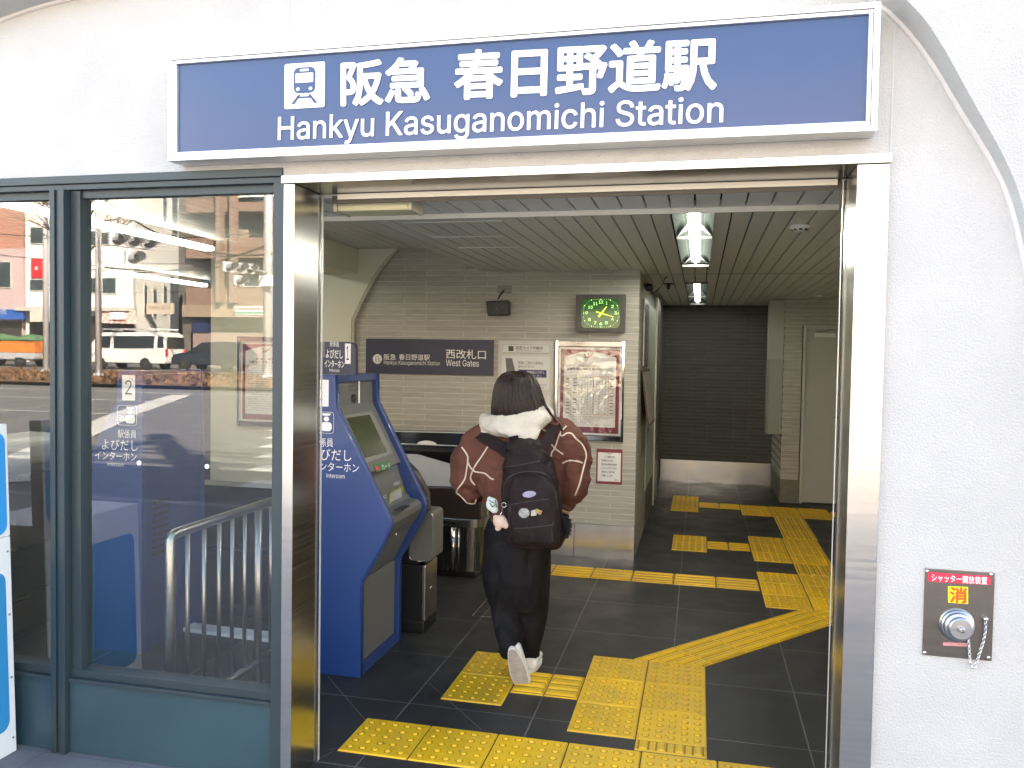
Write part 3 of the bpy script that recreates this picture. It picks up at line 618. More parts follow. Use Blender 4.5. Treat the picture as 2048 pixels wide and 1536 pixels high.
# slanted strip
dv = Vector((.643, .766)); nv = Vector((-.766, .643)); org = Vector((.066, 4.318))
def clipline(off):                     # where a line of the strip starts and ends (between the two blocks)
    p = org+nv*off; a = (4.32-p.y)/dv.y; b = (5.466-p.y)/dv.y; return p, a, b
Wd = .284; n = 5; L = 1.52
for k in range(n+1):
    P = []
    s0 = -.24+k*.295; s1 = s0+.292
    poly = [org+nv*0+dv*s0, org+nv*0+dv*s1, org+nv*Wd+dv*s1, org+nv*Wd+dv*s0]
    for ylim, sgn in ((4.319, 1), (5.466, -1)):
        out = []
        for a, b in zip(poly, poly[1:]+poly[:1]):
            ia, ib = sgn*(a.y-ylim) >= 0, sgn*(b.y-ylim) >= 0
            if ia: out.append(a)
            if ia != ib: out.append(a+(b-a)*((ylim-a.y)/(b.y-a.y)))
        poly = out
    if len(poly) < 3: continue
    mb = MB(); mb.slab([(p.x, p.y, .006) for p in poly], (0, 0, -.0055))
    for i in range(4):
        p, a, b = clipline(Wd*(i+.5)/4); a = max(a, s0)+.006; b = min(b, s1)-.006
        if b-a > .03: bar(mb, p+dv*a, p+dv*b, .042)
    o = rebase(mb.build('tactile_tile', [YEL, YEL_D], fix=True), (poly[0].x, poly[0].y, 0))
    tag(o, f'yellow barred piece of the slanted strip, {NTH[k]} from the six-tile block', 'tactile tile', 'yellow tactile tiles on the floor')
# floor fold lines
mb = MB()
for a, b in (((-1.76, 3.69), (-1.386, 3.284)), ((-1.256, 3.748), (-.874, 3.327)), ((-1.42, 3.0), (-1.26, 3.13)), ((-1.40, 2.99), (-1.47, 2.80))):
    a, b = Vector(a), Vector(b); d = (b-a).normalized(); nn = Vector((-d.y, d.x))*.0014
    mb.add([(*(a-nn), .0012), (*(b-nn), .0012), (*(b+nn), .0012), (*(a+nn), .0012)], [(0, 1, 2, 3)])
struct(mb.build('floor_joint', mat('joint_grey_line', (.16, .155, .15), .6, var=0)))
# floor hatch
p = [G(974, 1198), G(1010, 1200), G(990, 1235), G(945, 1232)]
mb = MB()
for a, b in zip(p, p[1:]+p[:1]): mb.tube([(a.x, a.y, .001), (b.x, b.y, .001)], .002, 4)
o = mb.build('floor_hatch', STEEL_D); tag(o, 'small floor hatch frame behind the left leg', 'hatch')

# ---- ceiling lights
LAMP = mat('lamp_tube_glow', (1, 1, 1), .5, var=0, emit=(.95, 1, .98), estr=8.5)
LAMP_B = mat('tube_light_glow', (1, 1, 1), .5, var=0, emit=(.97, 1, .95), estr=3.0)
LAMP_F = mat('lamp_tube_glow_far', (1, 1, 1), .5, var=0, emit=(.93, 1, .98), estr=2.1)
REFL = mat('lamp_reflector', (.022, .026, .024), .6, .0, .02, spec=0); LOUV = mat('lamp_louvre', (.10, .105, .10), .5, .0, .02)  # REFL: near-black colour stands in for the dark room mirrored in shiny reflectors
for k, (x0, x1, y0, y1) in enumerate(LAMPS):
    root = thing('ceiling_light', ('long recessed fluorescent light with white louvres, the near one in the hall ceiling', 'recessed fluorescent light with louvres, the far one in the corridor ceiling')[k], 'ceiling light', (-.05, (y0+y1)/2, 2.285), 'fluorescent lights in the hall ceiling')
    xc = (x0+x1)/2
    mb = MB(); mb.add([(x0, y0, 2.284), (x0, y1, 2.284), (xc-.05, y1, 2.345), (xc-.05, y0, 2.345), (xc+.05, y0, 2.345), (xc+.05, y1, 2.345), (x1, y1, 2.284), (x1, y0, 2.284)], [(0, 1, 2, 3), (3, 2, 5, 4), (4, 5, 6, 7)])
    mb.add([(x0, y0, 2.284), (x1, y0, 2.284), (xc+.05, y0, 2.345), (xc-.05, y0, 2.345), (x0, y1, 2.284), (x1, y1, 2.284), (xc+.05, y1, 2.345), (xc-.05, y1, 2.345)], [(0, 1, 2, 3), (7, 6, 5, 4)])
    mb.build('housing', REFL, root)
    MB().tube([(xc, y0+.03, 2.312), (xc, y1-.03, 2.312)], .017, 12).tube([(xc-.018, y0+.03, 2.318), (xc-.018, y1-.03, 2.318)], .012, 8).tube([(xc+.018, y0+.03, 2.318), (xc+.018, y1-.03, 2.318)], .012, 8).build('tube', LAMP_F if k else LAMP, root)
    ys = (4.722, y1-.012) if k == 0 else (y0+.01, (y0+y1)/2+.2, y1-.012)
    for y in ys:
        mb = MB(); mb.box(x0+.004, x1-.004, y-.004, y+.004, 2.270, 2.286)
        mb.slab([(x0+.006, y-.02, 2.283), (xc-.03, y-.30, 2.312), (xc-.03, y-.02, 2.330)], (0, .008, 0)).slab([(x1-.006, y-.02, 2.283), (xc+.03, y-.30, 2.312), (xc+.03, y-.02, 2.330)], (0, .008, 0))
        mb.build('louvre', LOUV, root)
for k, (x, y0, y1, z) in enumerate(((-3.83, 3.5, 5.85, 2.40), (-6.03, 7.4, 9.1, 2.40))):
    root = thing('tube_light', ('bare white tube light on the ceiling behind the window, the near one', 'bare white tube light on the ceiling behind the window, the far one')[k], 'ceiling light', (x, (y0+y1)/2, z), 'tube lights behind the window')
    MB().box(x-.05, x+.05, y0, y1, z+.03, 2.476).build('housing', REFL, root); MB().box(x-.045, x+.045, y0+.02, y1-.02, z-.005, z+.029).build('tube', LAMP_B, root, bevel=.01)
root = thing('emergency_light', 'cream emergency light bar on the soffit at the upper left of the entrance', 'emergency light', (-1.24, 3.02, 2.19))
MB().box(-1.385, -1.095, 2.955, 3.08, 2.148, 2.192).build('diffuser', mat('yellowed_diffuser', (.62, .60, .40), .35, var=.03), root, bevel=.008)
for xa in (-1.40, -1.094): MB().box(xa, xa+.014, 2.95, 3.085, 2.146, 2.194).build('end_cap', mat('diffuser_end', (.55, .53, .40), .4, var=0), root, bevel=.003)
for (x, y, r, lb) in ((.476, 4.39, .05, 'round white smoke detector on the ceiling near the right jamb'), (1.18, 9.06, .05, 'small round white detector on the far corridor ceiling')):
    root = thing('smoke_detector', lb, 'detector', (x, y, 2.285))
    MB().lathe((x, y, 2.2845), (0, 0, -1), [(0, r), (.012, r), (.018, r*.86), (.03, r*.62), (.034, r*.4)], 28).build('body', PAPER, root)
    mb = MB()
    for a in range(8): t = a*math.pi/4; mb.box(x+r*.66*math.cos(t)-.007, x+r*.66*math.cos(t)+.007, y+r*.66*math.sin(t)-.007, y+r*.66*math.sin(t)+.007, 2.2555, 2.264)
    mb.build('sensor_slot', BLACK, root)

# ---- intercom kiosks
KBLUE = mat('kiosk_blue_paint', (.018, .054, .19), .32, .05, .04, 3, bump=.015, bscale=150, coat=.25); KDARK = mat('kiosk_dark_blue', (.02, .045, .15), .35, .05, .05)
PROF = [(-1.89, 0), (-1.597, 0), (-1.599, .471), (-1.486, .669), (-1.446, .772), (-1.452, .80), (-1.734, 1.33), (-1.744, 1.491), (-1.89, 1.491)]
def kiosk(label, mir=False):
    fx = (lambda x: -4.72-x) if mir else (lambda x: x)
    root = thing('intercom_kiosk', label, 'intercom kiosk', (fx(-1.72), 3.99, 0), 'blue intercom kiosks')
    def prism(P, y0, y1): return MB().slab([(fx(x), y0, z) for x, z in P], (0, y1-y0, 0))
    prism(PROF, 3.71, 3.742).build('side_panel', KBLUE, root, bevel=.004); prism(PROF, 4.238, 4.27).build('side_panel', KBLUE, root, bevel=.004)
    for yy in (3.726, 4.254): MB().tube([(fx(x), yy, z) for x, z in PROF[1:8]], .0105, 6).build('edge_trim', KDARK, root)
    prism([(-1.885, .0), (-1.80, .0), (-1.80, 1.47), (-1.885, 1.47)], 3.743, 4.237).build('back_panel', KDARK, root)
    prism([(-1.80, 1.455), (-1.748, 1.455), (-1.748, 1.488), (-1.80, 1.488)], 3.743, 4.237).build('top_edge', KBLUE, root)
    prism([(-1.80, .0), (-1.603, .0), (-1.603, .05), (-1.80, .05)], 3.743, 4.237).build('plinth', KBLUE, root)
    prism([(-1.80, .052), (-1.622, .052), (-1.622, .462), (-1.80, .462)], 3.746, 4.234).build('lower_cover', GREYPL, root, bevel=.003)
    prism([(-1.80, 1.005), (-1.594, 1.005), (-1.762, 1.33), (-1.768, 1.453), (-1.80, 1.453)], 3.744, 4.236).build('upper_fascia', GREYPL, root, bevel=.002)
    P = [(-1.80, .466), (-1.624, .466), (-1.53, .655), (-1.49, .71), (-1.468, .755), (-1.470, .785), (-1.49, .805), (-1.535, .815), (-1.56, .84), (-1.605, .96), (-1.615, 1.0), (-1.80, 1.0)]
    prism(P, 3.744, 4.236).build('tray_housing', GREYPL, root, bevel=.006)
    if mir:
        mb = MB()
        for z in range(9): mb.box(-2.8285, -2.826, 3.80, 3.93, .50+.035*z, .515+.035*z)
        mb.build('vent', BLACK, root)
        return root
    n = Vector((.3365, 0, .167)).normalized(); n = Vector((n.x, 0, n.z)); p0 = Vector((-1.594, 0, 1.005))+n*.003
    def q(pts, o=0.): return [PL(px, py, p0+n*o, n) for px, py in pts]
    MB().slab(q([(686, 831), (744, 822), (786, 906), (731, 926)]), n*-.0025).build('screen_bezel', mat('bezel_grey', (.22, .215, .19), .4, var=.03), root)
    MB().slab(q([(693, 836), (739, 829), (774, 904), (730.5, 916)], .002), n*-.0015).build('screen', mat('dark_screen', (.045, .048, .022), .18, var=.15, scale=3), root)
    st = MB().slab(q([(747, 929), (780, 921), (783, 935), (753, 944.6)], .001), n*-.0015).build('card_label', mat('green_label', (.02, .15, .05), .4, var=.05), root)
    MB().slab(q([(750, 933), (757, 931.5), (759, 940), (754, 942)], .002), n*-.0008).build('red_mark', RED, st)
    a = q([(762, 929), (779, 925), (765, 940)], .0022); mb = MB(); put_text(mb, 'カード', a[2], a[1]-a[0], a[0]-a[2], n*.0002); mb.build('lettering', PAPER, st)
    v = Vector((1, 0, 0)); cx = -1.765+.0035
    c = WX(708, 797, cx); mb = MB(); mb.add([(cx, c.y+.032*math.cos(t*math.pi/12), c.z+.026*math.sin(t*math.pi/12)) for t in range(24)], [tuple(range(24))]); ln = mb.build('camera_window', BLACK, root)
    mb = MB(); put_text(mb, 'カメラ', WX(700, 776, cx), WX(716, 773, cx)-WX(700, 776, cx), (0, 0, .018), (.0002, 0, 0)); put_text(mb, 'Camera', WX(699, 783, cx), WX(717, 780, cx)-WX(699, 783, cx), (0, 0, .014), (.0002, 0, 0)); mb.build('camera_caption', DARKGREY, root)
    MB().slab([WX(717, 752, cx), WX(720, 752, cx), WX(720, 806, cx), WX(717, 806, cx)], (-.002, 0, 0)).build('light_strip', PAPER, root)
    # payment niche
    n2 = Vector((.12, 0, .045)).normalized(); p2 = Vector((-1.575, 0, .88))+n2*.006
    def q2(pts, o=0.): return [PL(px, py, p2+n2*o, n2) for px, py in pts]
    MB().slab(q2([(782, 988), (803, 975), (804, 1010), (781, 1014)]), n2*-.012).build('niche', mat('niche_grey', (.33, .33, .33), .4, var=.05), root)
    pts = q2([(780, 1010), (779.5, 990), (784, 984), (803, 972), (805, 975), (805, 985)], .001); MB().tube(pts, .0035, 6).build('niche_frame', mat('lime_plastic', (.42, .47, .02), .4, var=.03), root)
    MB().slab([G(*t, .819) for t in ((788, 1019.5), (804, 1010.5), (821, 1010.5), (807, 1018.5))], (0, 0, -.004)).build('tray_slot', BLACK, root)
    mb = MB(); a = q2([(787, 965), (800, 961), (787, 972)], .002); put_text(mb, 'お取出口', a[2], a[1]-a[0], a[0]-a[2], n2*.0002); a = q2([(761, 993), (772, 988), (762, 1001)], .002); put_text(mb, '挿入口', a[2], a[1]-a[0], a[0]-a[2], n2*.0002); mb.build('lettering', PAPER, root)
    lk = Vector((-1.535, 3.96, .645)); nn = Vector((.9, 0, -.43)).normalized()
    MB().lathe(PL(792, 1068, Vector((-1.53, 0, .655)), nn), nn, [(-.006, .008), (.004, .008), (.006, .005)], 14).build('lock', CHROME, root)
    n3 = Vector((.197, 0, -.113)).normalized(); p3 = Vector((-1.53, 0, .655))+n3*.002
    def q3(pts): return [PL(px, py, p3, n3) for px, py in pts]
    MB().slab(q3([(771, 1075), (784, 1067), (785, 1070), (771, 1080)]), n3*-.001).build('red_caption', RED, root)
    MB().slab(q2([(784, 1029), (796, 1033), (797, 1037), (786, 1033)], .045), n2*-.001).build('red_caption', RED, root)
    # header board
    hd = MB(); y = 3.735; P = rrect(-2.06, -1.648, 1.44, 1.655, .035); P = [(x, max(z, 1.492)) for x, z in P]
    hb = hd.slab([(x, y, z) for x, z in P], (0, .03, 0)).build('header_board', NAVY, root)
    mb = MB(); text_box(mb, '駅係員', ((660, 681), (678.5, 682.5), (660, 693)), y, .002); text_box(mb, 'よびだし', ((652, 698), (686, 700), (652, 716)), y, .002, .01)
    text_box(mb, 'インターホン', ((649.5, 719), (689, 721), (649.5, 734)), y, .002, .01); text_box(mb, 'intercom', ((659, 736.5), (679, 738), (659, 743)), y, .002)
    a = [W(px, py, y-.002) for px, py in ((640, 683), (648, 684), (648, 714), (640, 713))]; mb.tube(a+[a[0]], .0012, 4); mb.build('lettering', PAPER, hb)
    q_ = [W(px, py, y-.002) for px, py in ((690, 687), (701.5, 687.5), (701, 728), (690, 727.5))]; nb_ = MB().slab(q_, (0, .0015, 0)).build('number_plate', PAPER, hb)
    mb = MB(); text_box(mb, '1', ((693, 692), (698, 692), (693, 720)), y-.002, .001); mb.build('numeral', BLACK, nb_)
    return root
def side_print(root, num, cx, fac):    # white print on the near side of a kiosk; fac mirrors the slant
    y = 3.7075; mb = MB()
    def c(v): return cx+fac*v
    for body, off, wd, z0, z1 in (('駅係員', .009, .112, 1.136, 1.180), ('よびだし', .053, .218, 1.070, 1.127), ('インターホン', .077, .250, 1.018, 1.061), ('intercom', .079, .096, .985, 1.006)):
        sp = 1
        put_text(mb, body, (c(off)-wd/2, y, z0), (wd, 0, 0), (0, 0, z1-z0), (0, -.0005, 0), .0)
    ix = c(.009); P = rrect(ix-.058, ix+.058, 1.204, 1.308, .014, 4); P = [(x, y-.0005, z) for x, z in P]; mb.tube(P+[P[0]], .0013, 4)
    P = rrect(ix-.010, ix+.048, 1.214, 1.258, .016, 4); mb.add([(x, y-.0005, z) for x, z in P], [tuple(range(len(P)))])
    mb.add([(ix+.019+.0145*math.cos(t*math.pi/8), y-.0006, 1.274+.0125*math.sin(t*math.pi/8)) for t in range(16)], [tuple(range(16))])
    mb.add([(ix+.001, y-.0007, 1.290), (ix+.037, y-.0007, 1.290), (ix+.043, y-.0007, 1.302), (ix-.005, y-.0007, 1.302)], [(0, 1, 2, 3)])
    for r in (.012, .022, .032): mb.tube([(ix-.048+r*math.cos(t*math.pi/12), y-.0005, 1.222+r*math.sin(t*math.pi/12)) for t in range(7)], .0014, 4)
    pr = mb.build('side_lettering', WHITE, root)
    np_ = MB().slab([(x, y-.0008, z) for x, z in rrect(cx-.039, cx+.039, 1.335, 1.467, .004, 2)], (0, .001, 0)).build('number_plate', WHITE, root)
    mb = MB(); w2 = .014 if num == '1' else .04; put_text(mb, num, (cx-w2/2, y-.0008, 1.365), (w2, 0, 0), (0, 0, .075), (0, -.0004, 0), .0); mb.build('numeral', DARKGREY, np_)
k1 = kiosk('blue intercom kiosk with angled grey face and dark screen beside the passenger'); side_print(k1, '1', -1.814, 1)
k2 = kiosk('blue intercom kiosk marked 2 behind the window glass', True); side_print(k2, '2', -2.906, -1)

# ---- ticket gates
BROWN = mat('gate_brown_panel', (.035, .022, .017), .3, .0, .06); GATE_S = steel('gate_steel', (.36, .355, .34), .3, (30, 30, 1))
def gate_near(label):
    root = thing('ticket_gate', label, 'ticket gate', (-1.9, 4.5, 0), 'ticket gates')
    MB().box(-3.3, -1.505, 4.395, 4.62, .0, .072).build('base', BLACK, root, bevel=.008)
    MB().box(-3.3, -1.525, 4.40, 4.615, .0725, .395).build('side_cover', BLACK, root)
    MB().box(-1.5245, -1.50, 4.40, 4.615, .0725, .395).build('end_cover', GATE_S, root, bevel=.006)
    MB().lathe((-1.50, 4.50, .24), (1, 0, 0), [(0, .010), (.003, .010), (.004, .006)], 14).build('lock', CHROME, root)
    MB().box(-3.3, -1.56, 4.43, 4.60, .3955, .78).build('body', BLACK, root)
    mb = MB()
    for x in (-1.685, -1.64): mb.box(x-.0015, x+.0015, 4.4275, 4.4305, .396, .70)
    mb.build('chrome_line', CHROME, root)
    P = rrect(-1.60, -1.462, .418, .70, .03); MB().slab([(x, 4.405, z) for x, z in P], (0, .20, 0)).build('wing_cover', GREYPL, root, bevel=.004)
    P = rrect(-1.601, -1.461, .417, .701, .031); MB().tube([(x, 4.404, z) for x, z in P+[P[0]]], .0016, 4).build('wing_edge', CHROME, root)
    P = [(-1.66, 1.0), (-1.58, .93), (-1.535, .86), (-1.505, .80), (-1.497, .70), (-1.56, .68), (-1.60, .78), (-1.70, .9), (-1.9, .98), (-1.9, 1.02)]
    MB().slab([(x, 4.42, z) for x, z in P], (0, .07, 0)).build('top_hood', BROWN, root, bevel=.012)
    a = [W(838, 986, 4.415), W(846, 985, 4.415), W(856, 998, 4.415), W(848, 1002, 4.415)]; st = MB().slab(a, (0, .003, 0)).build('ic_sticker', PAPER, root)
    a = [W(845, 991, 4.414), W(850, 990, 4.414), W(853, 996, 4.414), W(848, 998, 4.414)]; MB().slab(a, (0, .001, 0)).build('sticker_mark', RED, st)
    return root
gate_near('black and steel ticket gate right behind the intercom kiosk, with a grey rounded wing')
def Q(pts, y): return [W(px, py, y) for px, py in pts]
root = thing('ticket_gate', 'tall ticket gate with white side panel and brown lower panel left of the passenger', 'ticket gate', (-2.0, 5.7, 0), 'ticket gates')
GY = 5.6
MB().box(-3.6, -1.53, 5.61, 5.86, 0, .045).build('base', BLACK, root, bevel=.01)
mb = MB(); P = [(-3.6, 5.6), (-1.60, 5.6)]+[(-1.60+.1*math.sin(t*math.pi/12), 5.70-.1*math.cos(t*math.pi/12)) for t in range(1, 7)]+[(-1.5, 5.80), (-3.6, 5.80)]
mb.slab([(x, y, .046) for x, y in P], (0, 0, .32)).build('cabinet', steel('cabinet_steel', (.24, .235, .225), .26, (30, 30, 1)), root)
MB().tube([(-1.70, 5.592, .05), (-1.70, 5.592, .36)], .016, 12).tube([(-1.66, 5.595, .05), (-1.66, 5.595, .36)], .006, 8).build('chrome_post', CHROME, root)
mb = MB(); P = [(-3.6, 5.58), (-1.57, 5.58)]+[(-1.57+.09*math.sin(t*math.pi/12), 5.67-.09*math.cos(t*math.pi/12)) for t in range(1, 7)]+[(-1.48, 5.82), (-3.6, 5.82)]
mb.slab([(x, y, .3665) for x, y in P], (0, 0, .06)).build('ledge', GATE_S, root, bevel=.004)
MB().box(-1.80, -1.68, 5.578, 5.582, .385, .402).build('slot', BLACK, root)
MB().slab(Q([(851, 972), (962, 976), (962, 1040), (850, 1036)], 5.60), (0, .18, 0)).build('brown_panel', BROWN, root, bevel=.012)
MB().slab(Q([(745, 905), (836, 909), (905, 929), (958, 945), (958, 974), (745, 969)], 5.595), (0, .19, 0)).build('white_panel', mat('gate_white_panel', (.50, .51, .52), .35, var=.03), root)
MB().slab(Q([(745, 862), (962, 868), (962, 948), (905, 931), (836, 908), (745, 904)], 5.60), (0, .19, 0)).build('black_top', mat('gloss_black', (.01, .01, .011), .08, var=.1), root)
mb = MB(); a = Q([(745, 885.5), (928, 892)], 5.597); mb.tube(a, .0035, 6); a = Q([(745, 861.5), (962, 867)], 5.6); mb.tube(a, .003, 6); mb.build('chrome_line', ALU, root)
c = W(854, 889, 5.596); mb = MB(); mb.add([(c.x+.075*math.cos(t*math.pi/12), 5.596, c.z+.028*math.sin(t*math.pi/12)) for t in range(13)], [tuple(range(13))]); mb.build('white_disc', PAPER, root)
root = thing('ticket_gate', 'pale grey ticket gate with rounded top behind the left window pane', 'ticket gate', (-3.9, 3.9, 0), 'ticket gates')
MB().slab([(x, 3.62, z) for x, z in rrect(-3.98, -3.62, .94, 1.10, .07)], (0, .5, 0)).build('hood', mat('gate_pale_grey', (.44, .43, .39), .4, var=.04), root, bevel=.006)
MB().box(-3.95, -3.70, 3.64, 4.1, 0, .939).build('cabinet', STEEL_D, root, bevel=.006); MB().box(-3.69, -3.60, 3.7, 4.0, .5, .9).build('flap', BROWN, root, bevel=.01)
o = MB().slab([G(*q) for q in ((361, 1262), (366, 1250), (380, 1247), (395, 1253), (560, 1272), (560, 1288))], (0, 0, .02)).build('floor_guide_strip', PAPER); tag(o, 'white curved strip on the floor behind the barrier rail', 'floor strip')
# ---- barrier rail behind the glass
p = G(517, 1366); XR = p.x
root = thing('barrier_rail', 'stainless tube barrier with upright bars behind the window', 'barrier', (XR, p.y, 0))
y0 = WX(341, 1200, XR).y; zt = WX(341, 1070, XR).z; y1 = y0+1.25; zb = .11
MB().tube([(XR, y0, 0), (XR, y0, zt-.02), (XR, y0+.012, zt-.005), (XR, y0+.03, zt), (XR, y1, zt)], .021, 14).build('top_tube', steel('rail_steel', (.36, .35, .33), .34, (20, 20, 1)), root)
MB().tube([(XR, y0+.02, zb), (XR, y1, zb)], .016, 12).build('lower_tube', MATS['rail_steel'], root)
MB().tube([(XR, WX(516, 1200, XR).y, 0), (XR, WX(516, 1200, XR).y, zt)], .019, 12).lathe((XR, WX(516, 1200, XR).y, 0), (0, 0, 1), [(0, .034), (.004, .034), (.005, .02)], 18).build('post', MATS['rail_steel'], root)
for px in (375, 408, 438, 464, 489, 541):
    y = WX(px, 1200, XR).y; MB().tube([(XR, y, zb), (XR, y, zt)], .0095, 10).build('bar', MATS['rail_steel'], root)

# ---- things on the clock wall (plane y = 6.475)
BW = 6.475
def wq(x0, y0, x1, y1, yb=BW): a, b = W(x0, y0, yb), W(x1, y1, yb); return a.x, b.x, b.z, a.z
root = thing('gate_sign', 'dark navy West Gates sign on the grey stone wall', 'sign', (-2.2, BW, 1.58))
MB().box(-2.757, -1.643, 6.462, 6.474, 1.432, 1.725).build('board', mat('gate_sign_film', (.034, .036, .075), .4, var=.08, scale=2), root)
y = 6.462; mb = MB()
text_box(mb, '阪急', ((768, 708), (792, 708), (768, 720)), y, .002, .008); text_box(mb, '春日野道駅', ((798, 708), (860, 709), (798, 720)), y, .002, .008)
text_box(mb, 'Hankyu Kasuganomichi Station', ((768, 720.5), (880, 722.5), (768, 731)), y, .002); text_box(mb, '西改札口', ((892, 698), (972, 700), (892, 717)), y, .002, .008); text_box(mb, 'West Gates', ((892, 719), (958, 720.5), (892, 732)), y, .002, .008)
mb.build('lettering', WHITE, root)
c = W(755, 718, y); mb = MB(); mb.add([(c.x+.041*math.cos(t*math.pi/12), y-.002, c.z+.041*math.sin(t*math.pi/12)) for t in range(24)], [tuple(range(24))]); dk = mb.build('number_disc', WHITE, root)
mb = MB(); text_box(mb, '15', ((750, 717), (761, 717), (750, 724.5)), y-.002, .001, .01); text_box(mb, 'HK', ((751, 711), (759, 711), (751, 715.5)), y-.002, .001); mb.build('numeral', INK, dk)
# speaker and plate
root = thing('wall_speaker', 'black wall speaker tilted down on the stone wall', 'speaker', (-1.62, 6.42, 1.98))
a = Q([(971, 602), (1017, 600), (1017, 631), (975, 632)], 6.36); b = Q([(976, 605), (1022, 603), (1022, 631), (980, 631)], 6.46)
MB().loft([[b[3], b[2], b[1], b[0]], [a[3], a[2], a[1], a[0]]], True, False).build('cabinet', BLACK, root, bevel=.012)
c = W(993, 617, 6.357); MB().lathe(c, (0, -1, 0), [(-.004, .007), (.003, .007)], 12).build('badge', STEEL_D, root)
MB().tube([W(996, 598, 6.42), W(1000, 590, 6.46), W(1008, 580, 6.47)], .006, 6).build('cable', BLACK, root)
x0, x1, z0, z1 = wq(995.5, 571, 1022.5, 587); o = rebase(MB().box(x0, x1, 6.468, 6.475, z0, z1).build('junction_plate', mat('plate_beige', (.30, .28, .235), .5, var=.03), bevel=.002), (x0, 6.475, z0)); tag(o, 'small blank cover plate above the wall speaker', 'plate')
# clock
root = thing('wall_clock', 'boxy grey clock with green dial showing 1:18 on the stone wall', 'clock', (-.78, BW, 1.95))
y = 6.405; x0, x1, z0, z1 = wq(1152.5, 589, 1249, 664.5, y)
MB().slab([(x, y, z) for x, z in rrect(x0, x1, z0, z1, .006, 2)], (0, .068, 0)).build('case', mat('clock_case', (.075, .07, .068), .4, var=.06), root, bevel=.003)
def cq(u, v, o=0.): return W(1120+u/12.8, 560+v/12.8, y-o)
P = [cq(550, 480, .002), cq(1545, 480, .002), cq(550, 1228, .002)]; fx0, fx1, fz1, fz0 = P[0].x, P[1].x, P[0].z, P[2].z
cm = mat('clock_dial', (.006, .030, .008), .10, var=.3, scale=4, emit=(.03, .22, .04), estr=.045, coat=.15)
MB().slab([(x, y-.003, z) for x, z in rrect(fx0, fx1, fz0, fz1, .035, 6)], (0, .003, 0)).build('dial', cm, root)
GLOW = mat('dial_numeral_glow', (.45, .75, .25), .5, var=0, emit=(.45, .95, .30), estr=.16)
mb = MB()
for s, (u, v) in {'12': (1050, 565), '1': (1195, 590), '2': (1345, 680), '3': (1420, 845), '4': (1345, 1000), '5': (1190, 1095), '6': (1045, 1120), '7': (900, 1095), '8': (755, 1010), '9': (680, 845), '10': (780, 695), '11': (905, 605)}.items():
    hw = 55 if len(s) > 1 else (16 if s == '1' else 36); a, b, c_ = cq(u-hw, v-38, .0035), cq(u+hw, v-38, .0035), cq(u-hw, v+38, .0035); put_text(mb, s, c_, b-a, a-c_, (0, -.0005, 0), .008)
for k in range(60):
    t = k*math.pi/30; s, c_ = math.sin(t), math.cos(t); q_ = (abs(s)**4+abs(c_)**4)**-.25; u, v = 1047+440*s*min(q_, 1.1), 850-352*c_*min(q_, 1.1)
    r = 14 if k % 5 == 0 else 6; p_ = cq(u, v, .0036); rr = r/12.8*.0041; mb.add([(p_.x+rr*math.cos(j*math.pi/4), p_.y, p_.z+rr*math.sin(j*math.pi/4)) for j in range(8)], [tuple(range(8))])
mb.build('numerals', GLOW, root)
HND = mat('clock_hand_glow', (.5, .62, .1), .5, var=0, emit=(.5, .7, .08), estr=.12)
for (u, v, tu, tv, wd) in ((1195, 680, 985, 945, 22), (1375, 945, 920, 812, 15)):
    a, b = cq(tu, tv, .006), cq(u, v, .006); d = (b-a).normalized(); nn = Vector((-d.z, 0, d.x))*wd/12.8*.0041
    MB().slab([a-nn*1.4, b-nn*.7, b+nn*.7, a+nn*1.4], (0, -.001, 0)).build('hand', HND, root)
# camera notice board
root = thing('notice_board', 'pale notice board about security cameras and intercoms behind the head', 'notice', (-1.38, BW, 1.43))
x0, x1, z0, z1 = wq(997.5, 681, 1105.5, 842); MB().box(x0, x1, 6.466, 6.474, z0-.1, z1).build('backing', mat('backing_board', (.62, .61, .57), .5, var=.03), root)
y = 6.466
for a in ((1004, 687, 1098, 706), (1004, 711.5, 1098, 779), (1004, 789, 1098, 850)):
    q_ = wq(*a, y); MB().box(q_[0], q_[1], y-.002, y, q_[2], q_[3]).build('paper_sheet', mat('notice_paper', (.72, .72, .70), .5, var=.02), root)
y -= .002; mb = MB()
fr = [W(px, py, y-.001) for px, py in ((1005.5, 688.5), (1099, 690), (1098.5, 706.5), (1005, 705.5))]; mb.tube(fr+[fr[0]], .0016, 4)
text_box(mb, '防犯カメラ作動中', ((1032, 692), (1086, 693), (1032, 699)), y, .001, .01); text_box(mb, 'Security cameras in operation', ((1032, 700), (1084, 701), (1032, 703)), y, .001)
q_ = [W(px, py, y-.001) for px, py in ((1017, 692), (1027, 692.3), (1027, 702.3), (1017, 702))]; mb.add(q_, [(3, 2, 1, 0)])
text_box(mb, '係員にご用のお客様は', ((1036.5, 722), (1086, 723), (1036.5, 728.5)), y, .001); text_box(mb, '恐れ入りますが', ((1036.5, 730), (1069, 730.5), (1036.5, 735.5)), y, .001)
text_box(mb, 'でお呼びください', ((1036.5, 757), (1075, 757.5), (1036.5, 763)), y, .001); text_box(mb, 'Please use the intercom to request', ((1036.5, 767), (1093, 768.5), (1036.5, 770.5)), y, .001); text_box(mb, 'assistance at the intercom', ((1036.5, 772), (1088, 773.5), (1036.5, 775.5)), y, .001)
text_box(mb, 'ご案内 お問い合わせ', ((1072, 792), (1094, 792.5), (1072, 795)), y, .001); text_box(mb, 'お知らせ', ((1084, 797), (1094, 797), (1084, 799.5)), y, .001)
mb.build('lettering', DARKGREY, root)
q_ = [W(px, py, y-.001) for px, py in ((1037, 739), (1093, 740.5), (1093, 755.5), (1036.5, 754))]; nv_ = MB().slab(q_, (0, .001, 0)).build('navy_strip', mat('navy_print', (.045, .045, .13), .5, var=.03), root)
